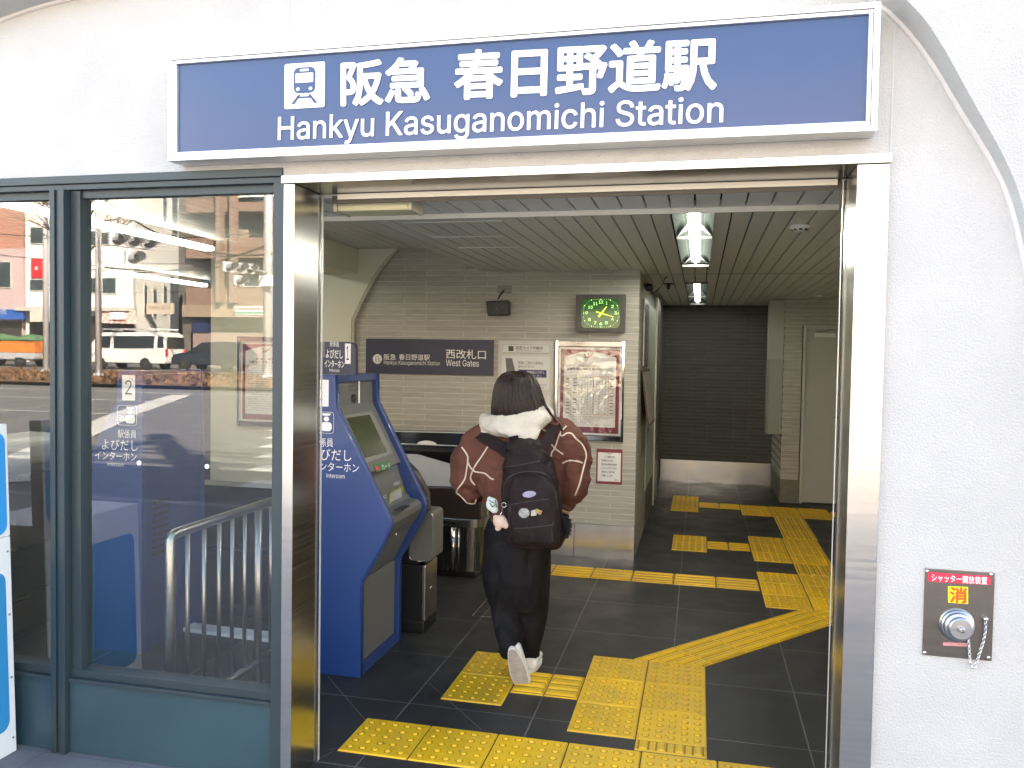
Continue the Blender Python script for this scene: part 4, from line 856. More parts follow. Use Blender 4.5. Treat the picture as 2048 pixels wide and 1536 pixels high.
mb = MB(); text_box(mb, '駅係員よびだし', ((1054, 741.5), (1090, 742.5), (1054, 747)), y-.001, .001, .008); text_box(mb, 'インターホン', ((1054, 748.5), (1083, 749.5), (1054, 754)), y-.001, .001, .008)
c = W(1048, 747.5, y-.002); mb.ell(c, .009, .0008, .018, 10, 6); mb.build('lettering', PAPER, nv_)
mb = MB(); q_ = [W(px, py, y-.001) for px, py in ((1011, 716), (1024, 716.5), (1026, 724), (1031, 745), (1013, 745))]; mb.add(q_, [(4, 3, 2, 1, 0)]); pic = mb.build('machine_picture', mat('grey_print', (.14, .14, .14), .5, var=.2, scale=60), root)
# large framed poster
def frame_poster(root, x0, x1, z0, z1, yb, head=.035):
    t = .022; mb = MB(); 
    for xa in (x0, x1-t): MB().box(xa, xa+t, yb-.03, yb-.001, z0, z1).build('side_rail', CHROME, root, bevel=.003)
    for za, zb2 in ((z1-head-.012, z1-.004), (z0+.004, z0+head+.01)): MB().box(x0+t, x1-t, yb-.026, yb-.001, za, zb2).build('cross_rail', steel('dark_chrome', (.22, .22, .23), .12, (90, 1, 1)), root, bevel=.003)
    return x0+t+.004, x1-t-.004, z0+head+.014, z1-head-.016
def poster(root, X0, X1, Z0, Z1, y, title, title2, table):
    MB().box(X0, X1, y-.002, y, Z0, Z1).build('margin_sheet', PAPER, root)
    Wd_, Ht = X1-X0, Z1-Z0
    def u(a): return X0+Wd_*a
    def v(a): return Z0+Ht*a
    MB().box(u(.03), u(.97), y-.003, y-.0021, v(.02), v(.975)).build('maroon_border', MAROON, root)
    P = [(u(.085), v(.09)), (u(.915), v(.09)), (u(.915), v(.885))]+[(u(.915-.83*t/10), v(.885)+Ht*.065*math.sin(math.pi*t/10)) for t in range(1, 10)]+[(u(.085), v(.885))]
    MB().slab([(x, y-.004, z) for x, z in P], (0, .0009, 0)).build('white_field', PAPER, root)
    yy = y-.004; mb = MB(); off = (0, -.001, 0)
    for (body, a, b, c_, d) in title: put_text(mb, body, (u(a), yy, v(c_)), (Wd_*(b-a), 0, 0), (0, 0, Ht*(d-c_)), off, .012)
    random.seed(title2)
    if table:
        xs = [.10, .20, .33, .425, .515, .61, .70, .80, .905]; zs = [.23+.0385*k for k in range(12)]+[.675, .695]
        for x in xs: mb.box(u(x)-.0005, u(x)+.0005, yy-.001, yy, v(.23), v(.675))
        for z in zs: mb.box(u(.10), u(.905), yy-.001, yy, v(z)-.0005, v(z)+.0005) if z < .68 else None
        for r_ in range(11):
            for c_ in range(8):
                z = .23+.0385*(r_+.5); w_ = .016 if 2 <= c_ <= 6 else .06
                if random.random() < .85: mb.box(u((xs[c_]+xs[c_+1])/2-w_/2), u((xs[c_]+xs[c_+1])/2+w_/2), yy-.0012, yy, v(z)-.0035, v(z)+.0035)
        lines = [.205, .187, .169, .151, .133, .115]
    else: lines = [.70-.028*k for k in range(21)]
    WORDS = ['平素は格別のお引き立てを賜り厚く御礼申し上げます', '年末年始の期間は次のとおり営業時間を変更いたします', 'お客様にはご迷惑をおかけしますがご了承ください', '詳しくは駅係員までお問い合わせください', '土曜日および休日の取扱いについて', '発売時間は各駅により異なります']
    for k, z in enumerate(lines):
        b = WORDS[(k+title2) % 6]; wd = min(.80, len(b)*.031); put_text(mb, b, (u(.10), yy, v(z-.0055)), (Wd_*wd, 0, 0), (0, 0, Ht*.011), off)
    mb.build('lettering', DARKGREY, root)
    lg = MB()
    for P in ([(.40, .925), (.43, .90), (.46, .875), (.48, .90), (.47, .935)], [(.46, .875), (.51, .91), (.56, .93), (.53, .905), (.48, .88)], [(.41, .88), (.44, .885), (.47, .90)]): lg.tube([(u(a), yy-.001, v(b)) for a, b in P], .0035, 5)
    lg.build('emblem', mat('faded_maroon', (.30, .12, .12), .5, var=0), root)
    if table:
        mb = MB()
        a, b, c_, d = .565, .80, .232, .665
        for q_ in ((a, a, c_, d), (b, b, c_, d), (a, b, c_, c_), (a, b, d, d)): mb.box(u(q_[0])-.0014, u(q_[1])+.0014, yy-.002, yy-.0011, v(q_[2])-.0014, v(q_[3])+.0014)
        mb.build('red_outline', RED, root)
FILM = glass_mat('poster_film', .045, (.97, .97, .97))
_n = FILM.node_tree.nodes; _l = FILM.node_tree.links; _nz = _n.new('ShaderNodeTexNoise'); _nz.inputs['Scale'].default_value = 7; _tc = _n.new('ShaderNodeTexCoord'); _l.new(_tc.outputs['Object'], _nz.inputs[0])
_bp = _n.new('ShaderNodeBump'); _bp.inputs['Strength'].default_value = .45; _bp.inputs['Distance'].default_value = .02; _l.new(_nz.outputs[0], _bp.inputs['Height'])
for q_ in _n:
    if q_.type == 'BSDF_GLOSSY': _l.new(_bp.outputs[0], q_.inputs['Normal']); q_.inputs['Roughness'].default_value = .04
root = thing('framed_poster', 'chrome framed poster with a table of opening hours below the clock', 'poster', (-.86, BW, 1.33), 'framed station posters')
box_ = frame_poster(root, -1.13, -.577, .932, 1.728, BW)
poster(root, *box_, BW-.006, [('年末年始における', .32, .68, .775, .80), ('定期券発売所の営業時間について', .13, .87, .735, .765)], 1, True)
MB().box(box_[0], box_[1], BW-.0155, BW-.0145, box_[2], box_[3]).build('cover_film', FILM, root)
root = thing('framed_poster', 'chrome framed poster about holiday timetables on the cream pier behind the glass', 'poster', (-3.6, 6.42, 1.3), 'framed station posters')
c0 = W(478, 672, 6.42); c1 = W(480, 852, 6.42)
box_ = frame_poster(root, c0.x, c0.x+.56, c1.z, c0.z, 6.42)
poster(root, *box_, 6.414, [('年末・年始の', .28, .72, .775, .80), ('「運行ダイヤ」について', .16, .84, .735, .765)], 2, False)
root = thing('small_notice', 'small white notice with maroon border right of the sleeve', 'notice', (-.69, BW, .73))
q_ = (-.788, -.582, .592, .872)
MB().box(q_[0], q_[1], 6.472, 6.4745, q_[2], q_[3]).build('maroon_sheet', MAROON, root)
MB().box(q_[0]+.012, q_[1]-.012, 6.4705, 6.4715, q_[2]+.022, q_[3]-.028).build('white_field', mat('notice_white', (.80, .80, .79), .4, var=.02), root)
mb = MB()
for k, (b, a) in enumerate((('ご案内', .3), ('駅構内および', .2), ('駅前は放置自転車', .2), ('となっております', .2), ('皆様のご協力を', .2), ('お願いします', .2))):
    z = q_[3]-.07-.03*k; put_text(mb, b, (q_[0]+.206*a, 6.4705, z), (.206*(.4 if k == 0 else .12*len(b)*.62), 0, 0), (0, 0, .016), (0, -.001, 0), .01)
put_text(mb, '駅長', (q_[0]+.15, 6.4705, q_[2]+.03), (.03, 0, 0), (0, 0, .012), (0, -.001, 0)); mb.build('lettering', DARKGREY, root)
mb = MB().tube([(-.70, 6.4695, .845), (-.685, 6.4695, .832), (-.665, 6.4695, .842)], .003, 5); mb.build('emblem', MATS['faded_maroon'], root)

# ---- corridor side: frames, holder, camera, door
root = thing('corridor_doorway', 'pale door panel and steel post on the corridor side wall', 'doorway', (-.47, 8.5, 0))
MB().box(-.489, -.472, 7.66, 8.9, .36, 2.10).build('pale_panel', mat('pale_green_panel', (.40, .43, .36), .4, var=.03), root)
MB().box(-.489, -.455, 8.95, 9.55, 0, 2.26).build('steel_post', steel('post_steel', (.45, .45, .41), .35), root, bevel=.004)
MB().box(-.489, -.472, 7.66, 8.9, .0, .358).build('base_panel', mat('base_brown', (.12, .10, .085), .5, var=.05), root)
root = thing('side_poster_frame', 'thin steel poster frame seen edge-on on the corridor side wall', 'poster', (-.47, 7.3, 1.75))
MB().box(-.477, -.462, 6.98, 7.56, 1.53, 2.10).build('frame', STEEL_D, root, bevel=.003); MB().box(-.4615, -.461, 7.02, 7.52, 1.57, 2.06).build('sheet', mat('grey_sheet', (.25, .26, .28), .4, var=.15, scale=20), root)
root = thing('leaflet_holder', 'tilted leaflet holder with pale sheet hanging on the corridor side wall', 'leaflet holder', (-.45, 7.3, 1.25))
MB().slab([(-.46, 6.80, 1.50), (-.46, 7.72, 1.50), (-.40, 7.72, 1.02), (-.40, 6.80, 1.02)], (-.012, 0, 0)).build('frame', mat('dark_wood', (.07, .05, .04), .5, var=.1), root, bevel=.003)
MB().slab([(-.455, 6.84, 1.48), (-.455, 7.60, 1.48), (-.398, 7.60, 1.05), (-.398, 6.84, 1.05)], (-.003, 0, 0)).build('sheet', mat('pinkish_sheet', (.42, .37, .33), .5, var=.04), root)
o = MB().box(-.471, -.468, 7.78, 7.98, .90, 1.0).build('red_plate', MAROON); tag(o, 'small maroon plate below the leaflet holder', 'plate')
root = thing('security_camera', 'black dome-like security camera with loose cable under the corridor ceiling', 'security camera', (-.42, 7.0, 2.19))
c = WX(1299, 574, -.43)
MB().tube([c+Vector((-.048, .0, .02)), c, c+Vector((.03, -.06, -.01))], .012, 8).build('bracket', STEEL_D, root)
MB().tube([c+Vector((.0, .05, .0)), c+Vector((.0, -.07, -.012))], .034, 14).build('body', BLACK, root); MB().lathe(c+Vector((0, -.07, -.012)), (0, -1, -.1), [(0, .03), (.012, .026)], 14).build('lens', mat('lens_glass', (.02, .02, .025), .05, var=0), root)
cb_ = [WX(1300, 588, -.43), WX(1308, 586, -.40), WX(1315, 580, -.37), WX(1322, 574, -.34), WX(1326, 566, -.31), WX(1330, 556, -.29), (-.285, 7.0, 2.284)]
MB().tube(cb_, .004, 6).build('cable', BLACK, root)
root = thing('sprinkler', 'small dark sprinkler head under the corridor ceiling', 'sprinkler', (-.26, 7.75, 2.28))
c = G(1337, 567, 2.285); MB().lathe((c.x, c.y, 2.2845), (0, 0, -1), [(0, .05), (.006, .05), (.008, .02), (.05, .012), (.055, .004)], 16).build('head', BLACK, root)
root = thing('wall_cabinet', 'tall pale cabinet hanging on the corridor pier', 'cabinet', (.83, 9.68, 1.5))
MB().box(.742, .904, 9.59, 9.80, 1.60, 2.27).build('upper_cover', mat('cabinet_cover', (.40, .40, .35), .45, var=.03), root, bevel=.003); MB().box(.762, .904, 9.595, 9.80, .765, 1.598).build('lower_cover', mat('cabinet_cover_low', (.33, .33, .285), .45, var=.03), root, bevel=.003)
MB().box(.735, .7615, 9.60, 9.80, .765, 1.598).build('side_rail', mat('cabinet_rail', (.26, .26, .23), .45, var=.03), root)
root = thing('corridor_door', 'plain grey door with overhead closer at the right end of the corridor', 'door', (1.36, 9.62, 0))
MB().box(1.112, 1.145, 9.60, 9.70, 0, 1.984).box(1.575, 1.608, 9.60, 9.70, 0, 1.984).box(1.1455, 1.5745, 9.60, 9.70, 1.95, 1.984).build('frame', mat('door_frame_paint', (.52, .515, .48), .45, var=.03), root, bevel=.003)
MB().box(1.146, 1.574, 9.63, 9.67, .01, 1.949).build('leaf', mat('door_leaf_paint', (.46, .455, .425), .4, var=.03), root, bevel=.002)
MB().box(1.23, 1.45, 9.585, 9.6285, 1.855, 1.905).build('closer', PAPER, root, bevel=.004); MB().tube([(1.25, 9.60, 1.915), (1.33, 9.57, 1.93), (1.42, 9.60, 1.945)], .006, 6).build('closer_arm', STEEL_D, root)
MB().tube([(1.53, 9.628, .98), (1.53, 9.59, .98), (1.45, 9.585, .98)], .009, 8).build('handle', STEEL, root)
# ================================================================ THE PASSENGER
PYc = 3.95
def ringP(cx, py, hw, hd, y, n=20, tilt=0., sq=2.4):   # horizontal ring: centre in photo px, half width in px, half depth in metres
    c = W(cx, py, y); m = (W(cx+1, py, y)-W(cx, py, y)).length; rx = hw*m
    out = []
    for j in range(n):
        t = 2*math.pi*j/n; a, b = math.cos(t), math.sin(t); k = (abs(a)**sq+abs(b)**sq)**(-1/sq)
        out.append(c+Vector((rx*a*k, hd*b*k, tilt*a*k)))
    return out
def limb(mb, pts, n=14):               # pts: (px, py, y, radius in metres)
    P = [W(a, b, y) for a, b, y, r in pts]; return mb.tube(P, [q[3] for q in pts], n)
def wrinkle(me, amp, sc, seed=0., stretch=(1, 1, 1)):
    for v in me.vertices:
        p = Vector((v.co.x*sc*stretch[0]+seed, v.co.y*sc*stretch[1], v.co.z*sc*stretch[2]+seed))
        d = noise.noise(p)+.5*noise.noise(p*2.1)
        v.co += v.normal*(d*amp)
def crease(me, amp, sc, seed=0., stretch=(1, 1, 1), wd=4.):     # narrow valleys, as cloth gathers
    for v in me.vertices:
        p = Vector((v.co.x*sc*stretch[0]+seed, v.co.y*sc*stretch[1]+seed*.3, v.co.z*sc*stretch[2]))
        m_ = max(0, noise.noise(p*.6+Vector((9, 4, 2)))+.25); n_ = abs(noise.noise(p))
        v.co -= v.normal*(amp*m_*max(0, 1-n_*wd)**1.5)
SKIN = mat('skin', (.55, .34, .25), .5, var=.05, scale=10); HAIR = bpy.data.materials.new('dark_brown_hair'); HAIR.use_nodes = True
_n = HAIR.node_tree.nodes; _l = HAIR.node_tree.links; _b = _n['Principled BSDF']; _b.inputs['Roughness'].default_value = .46; _b.inputs['Specular IOR Level'].default_value = .3; _tc = _n.new('ShaderNodeTexCoord'); _mp = _n.new('ShaderNodeMapping'); _mp.inputs['Scale'].default_value = (240, 240, 5)
_nz = _n.new('ShaderNodeTexNoise'); _nz.inputs['Scale'].default_value = 1; _rp = _n.new('ShaderNodeValToRGB'); _rp.color_ramp.elements[0].color = (.005, .003, .003, 1); _rp.color_ramp.elements[1].color = (.048, .023, .020, 1); _rp.color_ramp.elements[0].position = .35; _rp.color_ramp.elements[1].position = .75
_l.new(_tc.outputs['Object'], _mp.inputs[0]); _l.new(_mp.outputs[0], _nz.inputs[0]); _l.new(_nz.outputs[0], _rp.inputs[0]); _l.new(_rp.outputs[0], _b.inputs['Base Color'])
_bp = _n.new('ShaderNodeBump'); _bp.inputs['Strength'].default_value = .5; _bp.inputs['Distance'].default_value = .002; _l.new(_nz.outputs[0], _bp.inputs['Height']); _l.new(_bp.outputs[0], _b.inputs['Normal'])
JACK = mat('brown_jacket_suede', (.125, .052, .038), .85, var=.16, scale=9, bump=.25, bscale=240, spec=.2); PIPING = mat('cream_piping', (.66, .58, .47), .7, var=.05)
HOODM = mat('cream_fleece', (.62, .59, .52), .9, var=.06, scale=20, bump=.4, bscale=160); PANTS = mat('black_trouser_cloth', (.0055, .0055, .007), .75, var=.2, scale=12, bump=.2, bscale=200, spec=.25)
BAG = mat('black_bag_nylon', (.017, .0105, .0115), .68, var=.15, scale=14, bump=.3, bscale=320, spec=.22); BAGD = mat('bag_front_pocket', (.008, .009, .010), .45, var=.1, bump=.25, bscale=320); SHOE = mat('white_shoe_leather', (.74, .73, .69), .5, var=.04); SOLE = mat('worn_sole_rubber', (.36, .33, .29), .75, var=.18, scale=30)

person = thing('person', 'person in brown jacket and black trousers walking away with a black backpack', 'person', G(1050, 1350))
# -- body: one continuous figure grown from a skeleton
J = {}; JE = []
def jt(k, px, py, y, r): J[k] = (W(px, py, y), r)
jt('pelvis', 1033, 1090, 3.96, .115); jt('belly', 1033, 1030, 3.96, .105); jt('chest', 1034, 940, 3.95, .115); jt('upper', 1033, 880, 3.96, .10); jt('neck', 1032, 835, 3.985, .05); jt('skull', 1034, 800, 4.00, .075); jt('crown', 1033, 770, 4.00, .07)
jt('shL', 966, 880, 3.96, .06); jt('elL', 935, 955, 3.98, .045); jt('wrL', 975, 1000, 4.12, .03); jt('paL', 985, 1010, 4.18, .03)
jt('shR', 1108, 870, 3.96, .06); jt('elR', 1143, 945, 3.95, .034); jt('wrR', 1132, 1008, 3.99, .027); jt('paR', 1128, 1022, 3.995, .027)
jt('hpL', 1012, 1110, 3.95, .085); jt('knL', 1022, 1215, 3.98, .055); jt('anL', 1024, 1298, 3.83, .028)
jt('hpR', 1060, 1110, 3.96, .085); jt('knR', 1066, 1215, 4.02, .055); jt('anR', 1060, 1312, 4.05, .028)
for ch in (('pelvis', 'belly', 'chest', 'upper', 'neck', 'skull', 'crown'), ('upper', 'shL', 'elL', 'wrL', 'paL'), ('upper', 'shR', 'elR', 'wrR', 'paR'), ('pelvis', 'hpL', 'knL', 'anL'), ('pelvis', 'hpR', 'knR', 'anR')): JE += list(zip(ch, ch[1:]))
# fingers: five chains from each palm, curled
def fingers(side, palm, d, up, out):
    d, up, out = (Vector(v).normalized() for v in (d, up, out))
    for k, L in enumerate((.060, .068, .064, .050)):
        b = J[palm][0]+out*(.024-.016*k)+d*.012; p1 = b+d*L*.4; p2 = p1+(d*.7-up*.7).normalized()*L*.35; p3 = p2+(-up+d*.1).normalized()*L*.25
        for q, (nm, p, r) in enumerate((('a', p1, .0085), ('b', p2, .008), ('c', p3, .007))): J[f'{side}{k}{nm}'] = (p, r)
        JE.extend(((palm, f'{side}{k}a'), (f'{side}{k}a', f'{side}{k}b'), (f'{side}{k}b', f'{side}{k}c')))
    b = J[palm][0]+out*.03; J[side+'t1'] = (b+d*.012, .010); J[side+'t2'] = (b+d*.036-up*.012, .008); JE.extend(((palm, side+'t1'), (side+'t1', side+'t2')))
fingers('R', 'paR', (-.12, .12, -1), (0, -1, -.1), (-1, 0, 0)); fingers('L', 'paL', (.2, .9, -.3), (0, 0, 1), (1, 0, 0))
ks = list(J); me = bpy.data.meshes.new('body'); me.from_pydata([J[k][0] for k in ks], [(ks.index(a), ks.index(b)) for a, b in JE], [])
ob = bpy.data.objects.new('body', me); COL.objects.link(ob); ob.modifiers.new('s', 'SKIN')
for k, v in zip(ks, me.skin_vertices[0].data): v.radius = (J[k][1],)*2; v.use_root = (k == 'pelvis')
sb = ob.modifiers.new('d', 'SUBSURF'); sb.levels = sb.render_levels = 1
m2 = bpy.data.meshes.new_from_object(ob.evaluated_get(bpy.context.evaluated_depsgraph_get())); bpy.data.objects.remove(ob); m2.materials.clear(); m2.polygons.foreach_set('use_smooth', [True]*len(m2.polygons))
body = link('body', m2, SKIN, person)
# face, turned away from the viewer
hc = W(1034, 788, 4.0); mb = MB(); mb.ell(hc, .072, .088, .105); mb.ell(hc+Vector((0, .088, -.012)), .011, .016, .018); mb.ell(hc+Vector((.074, 0, -.01)), .012, .022, .03); mb.ell(hc+Vector((-.074, 0, -.01)), .012, .022, .03); mb.ell(hc+Vector((0, .078, -.05)), .022, .01, .007)
for s_ in (-1, 1): mb.ell(hc+Vector((s_*.03, .078, .01)), .014, .008, .007)
link('head', remesh(mb, .006, 3, 'head'), SKIN, person)
# -- hair
mb = MB(); rg = []
for py, l, r, hd in ((742, 1024, 1044, .02), (744, 1014, 1054, .045), (749, 1005, 1063, .065), (757, 998, 1070, .082), (770, 991.5, 1077, .094), (785, 988, 1082, .10), (800, 986, 1087, .104), (818, 984.5, 1093, .106), (836, 984, 1100, .10), (848, 985, 1103, .09)):
    R_ = ringP((l+r)/2, py, (r-l)/2, hd, 3.985, 96, sq=2.1)
    k = len(rg)
    for j, p in enumerate(R_):
        q = .0028*noise.noise(Vector((j*.9, 0, k*.12)))+.0018*noise.noise(Vector((j*2.7, 3, k*.2))); c_ = W((l+r)/2, py, 3.985); R_[j] = p+(p-c_).normalized()*q*min(1, k/3)
    rg.append(R_)
mb.loft(list(reversed(rg)))
hair = mb.build('hair', HAIR, person, fix=True)
# -- jacket
mb = MB()
mb.loft([ringP(1040, 1042, 60, .125, 3.95), ringP(1040, 1022, 66, .14, 3.95), ringP(1040, 990, 80, .155, 3.95), ringP(1039, 940, 96, .155, 3.95), ringP(1039, 905, 97, .145, 3.955), ringP(1039, 880, 93, .135, 3.96), ringP(1038, 858, 76, .115, 3.965), ringP(1036, 842, 52, .09, 3.975), ringP(1034, 832, 34, .065, 3.98)])
for pts in ([(985, 868, 3.955, .085), (958, 890, 3.95, .092), (938, 922, 3.95, .096), (935, 955, 3.96, .092), (944, 976, 4.0, .082), (962, 990, 4.06, .064)],
            [(1090, 858, 3.955, .08), (1116, 868, 3.955, .088), (1139, 893, 3.95, .096), (1149, 925, 3.94, .093), (1151, 955, 3.935, .083), (1147, 980, 3.945, .068), (1140, 997, 3.965, .05), (1134, 1007, 3.985, .042)]):
    limb(mb, pts, 18)
jm = remesh(mb, .010, 6, 'jacket'); wrinkle(jm, .011, 9, 2.1, (1.5, 1.2, 1)); crease(jm, .034, 6.5, 3.7, (1, 1, 1.5)); crease(jm, .011, 12, 8.1, (1.4, 1, 1)); wrinkle(jm, .004, 22, 7.7, (1, 1, 1.9)); wrinkle(jm, .0018, 60, 1.7)
jacket = link('jacket', jm, JACK, person); jo = ORG[jacket.name]
bvh = BVHTree.FromPolygons([v.co+jo for v in jm.vertices], [tuple(p.vertices) for p in jm.polygons])
def on_jacket(px, py, off=.0015):
    d = ray(px, py).normalized(); h = bvh.ray_cast(EYE, d)
    if h[0] is None:
        q = W(px, py, 3.93); h = bvh.find_nearest(q)
    return h[0]+h[1]*off
mb = MB()
def px_(u, v): return 860+u/5.12, 730+v/5.12
def smooth_px(P, n=5):
    out = []
    for i in range(len(P)-1):
        p0, p1, p2, p3 = P[max(i-1, 0)], P[i], P[i+1], P[min(i+2, len(P)-1)]
        for k in range(n):
            t = k/n; out.append(tuple(.5*(2*b+(c-a)*t+(2*a-5*b+4*c-d)*t*t+(3*b-a-3*c+d)*t**3) for a, b, c, d in zip(p0, p1, p2, p3)))
    return out+[P[-1]]
for L_ in ([(325, 840), (385, 930), (390, 1000), (450, 1085), (560, 1110), (630, 1165), (655, 1168)], [(605, 815), (540, 920), (460, 1040), (415, 1160), (465, 1230)], [(385, 1000), (370, 1100), (350, 1180), (275, 1290), (300, 1370), (400, 1415), (490, 1415)],
           [(1160, 665), (1205, 685), (1222, 720)], [(1395, 625), (1330, 705), (1280, 845), (1245, 900), (1240, 960)], [(1212, 780), (1280, 855), (1365, 915)], [(1330, 715), (1360, 725), (1400, 700), (1450, 705), (1495, 755), (1560, 820), (1598, 920), (1570, 1060), (1530, 1220), (1485, 1335)], [(1355, 1005), (1420, 980), (1500, 985), (1565, 1005)]):
    MB().tube([on_jacket(*px_(*q), .0008) for q in smooth_px(L_)], .0042, 6).build('piping', PIPING, jacket)
c_ = MB(); limb(c_, [(1136, 1004, 3.98, .044), (1131, 1013, 3.988, .038)], 14); c_.build('cuff', mat('brown_rib_knit', (.10, .045, .033), .9, var=.1), jacket)
c_ = MB(); limb(c_, [(1131, 1012, 3.988, .036), (1129, 1018, 3.99, .034)], 14); c_.build('inner_cuff', HOODM, jacket)
# -- hood
mb = MB()
for pts in ([(968, 836, 3.97, .03), (974, 846, 3.90, .042), (995, 852, 3.84, .052), (1022, 853, 3.81, .056), (1050, 849, 3.81, .056), (1075, 840, 3.84, .05), (1092, 828, 3.90, .04), (1096, 822, 3.96, .03)],): limb(mb, pts, 14)
mb.loft([ringP(1056, 886, 9, .02, 3.765), ringP(1050, 878, 24, .03, 3.775), ringP(1038, 866, 42, .045, 3.79), ringP(1030, 850, 50, .06, 3.82), ringP(1030, 842, 52, .06, 3.84)])
mb.slab([W(946, 866, 3.90), W(1000, 846, 3.84), W(1000, 868, 3.83), W(950, 874, 3.89)], (0, .05, 0))
mb.loft([ringP(1032, 850, 58, .10, 3.93), ringP(1032, 836, 50, .09, 3.95)])
hm = remesh(mb, .009, 5, 'hood'); wrinkle(hm, .005, 22, 1.3); hood = link('hood', hm, HOODM, person); ho = ORG[hood.name]
mb = MB(); random.seed(4)
for v in hm.vertices:                  # fleece tufts
    z_ = (v.co+ho)
    if random.random() < .25 and z_.z > W(1030, 862, 3.8).z:
        d = (v.normal+Vector((random.uniform(-.5, .5), random.uniform(-.5, .5), random.uniform(-.6, .3)))).normalized(); s_ = d.orthogonal()*.0022; mb.add([z_-s_, z_+s_, z_+d*random.uniform(.002, .006)], [(0, 1, 2)])
mb.build('fleece', HOODM, hood)
bvh_h = BVHTree.FromPolygons([v.co+ho for v in hm.vertices], [tuple(p.vertices) for p in hm.polygons])
def on_both(px, py):
    d = ray(px, py).normalized(); hs = [h[0] for h in (bvh.ray_cast(EYE, d), bvh_h.ray_cast(EYE, d)) if h[0] is not None]
    return (min(hs, key=lambda q: (q-EYE).length) if hs else W(px, py, 3.9))-d*.006
# -- loose hair
mb = MB(); random.seed(21)
for k in range(430):
    j = random.uniform(50, 94) if k % 4 else random.uniform(0, 96); off = random.uniform(.0005, .004); i0_ = random.choice((1, 1, 2, 2, 3)); pts = []; jj = j; ln = random.uniform(.7, 1)
    for i in range(i0_, 10):
        R_ = rg[i]; c_ = sum(R_, Vector())/96; a = int(jj) % 96; p = R_[a].lerp(R_[(a+1) % 96], jj-int(jj)); jj += random.uniform(-.35, .35); pts.append(p+(p-c_).normalized()*off)
    pts[-1] = pts[-2].lerp(pts[-1], ln); q = random.uniform(.0008, .0019); mb.tube(pts, [q*.6]+[q]*(len(pts)-2)+[q*.3], 4)
mb.build('hair_strands', mat('hair_strand_brown', (.022, .011, .010), .42, var=.6, scale=90), hair)
mb = MB(); random.seed(3)
for k in range(16):                    # loose strand falling over the right shoulder, and flyaways
    o_ = random.uniform(-1, 1); pts = [W(1084+o_*3, 800, 3.885), W(1093+o_*3, 816, 3.86), on_both(1102+o_*3, 829+o_*2), on_both(1112+o_*3, 841+o_*3), on_both(1120+o_*2+random.uniform(0, 3), 852+random.uniform(-3, 5)), on_both(1124+o_*2, 862+random.uniform(-3, 5))]
    mb.tube(pts, [.003, .004, .004, .0035, .0025, .001], 4)
for k in range(26):
    a = random.uniform(985, 1098); pts = [(a, 815, 3.885), (a+random.uniform(-3, 3), 832, 3.878), (a+random.uniform(-5, 5), 846+random.uniform(-4, 5), 3.872)]; mb.tube([W(*q) for q in pts], [.0013, .0013, .0005], 4)
mb.build('hair_strands', HAIR, hair)
# -- trousers
mb = MB()
mb.loft([ringP(1033, 1215, 50, .11, 3.965), ringP(1032, 1185, 60, .125, 3.955), ringP(1031, 1155, 66, .14, 3.95), ringP(1033, 1100, 67, .145, 3.95), ringP(1034, 1060, 64, .13, 3.95), ringP(1034, 1035, 56, .115, 3.95)])
mb.loft([ringP(1023, 1314, 20, .052, 3.862), ringP(1021, 1290, 24, .082, 3.85), ringP(1018, 1255, 27, .095, 3.90), ringP(1014, 1215, 30, .105, 3.95), ringP(1009, 1170, 32, .115, 3.955), ringP(1006, 1130, 34, .12, 3.95), ringP(1006, 1090, 36, .12, 3.95)])
mb.loft([ringP(1059, 1321, 18, .06, 4.06), ringP(1060, 1290, 21, .08, 4.03), ringP(1064, 1250, 26, .095, 4.02), ringP(1067, 1205, 29, .105, 4.0), ringP(1068, 1160, 31, .115, 3.97), ringP(1067, 1120, 34, .12, 3.95), ringP(1064, 1085, 36, .12, 3.95)])
tm = remesh(mb, .010, 6, 'trousers'); wrinkle(tm, .0075, 9, 5.5, (1.2, 1.2, .55)); crease(tm, .022, 7, 5.9, (1.5, 1.5, .6)); wrinkle(tm, .0025, 26, 3.3)
link('trousers', tm, PANTS, person)
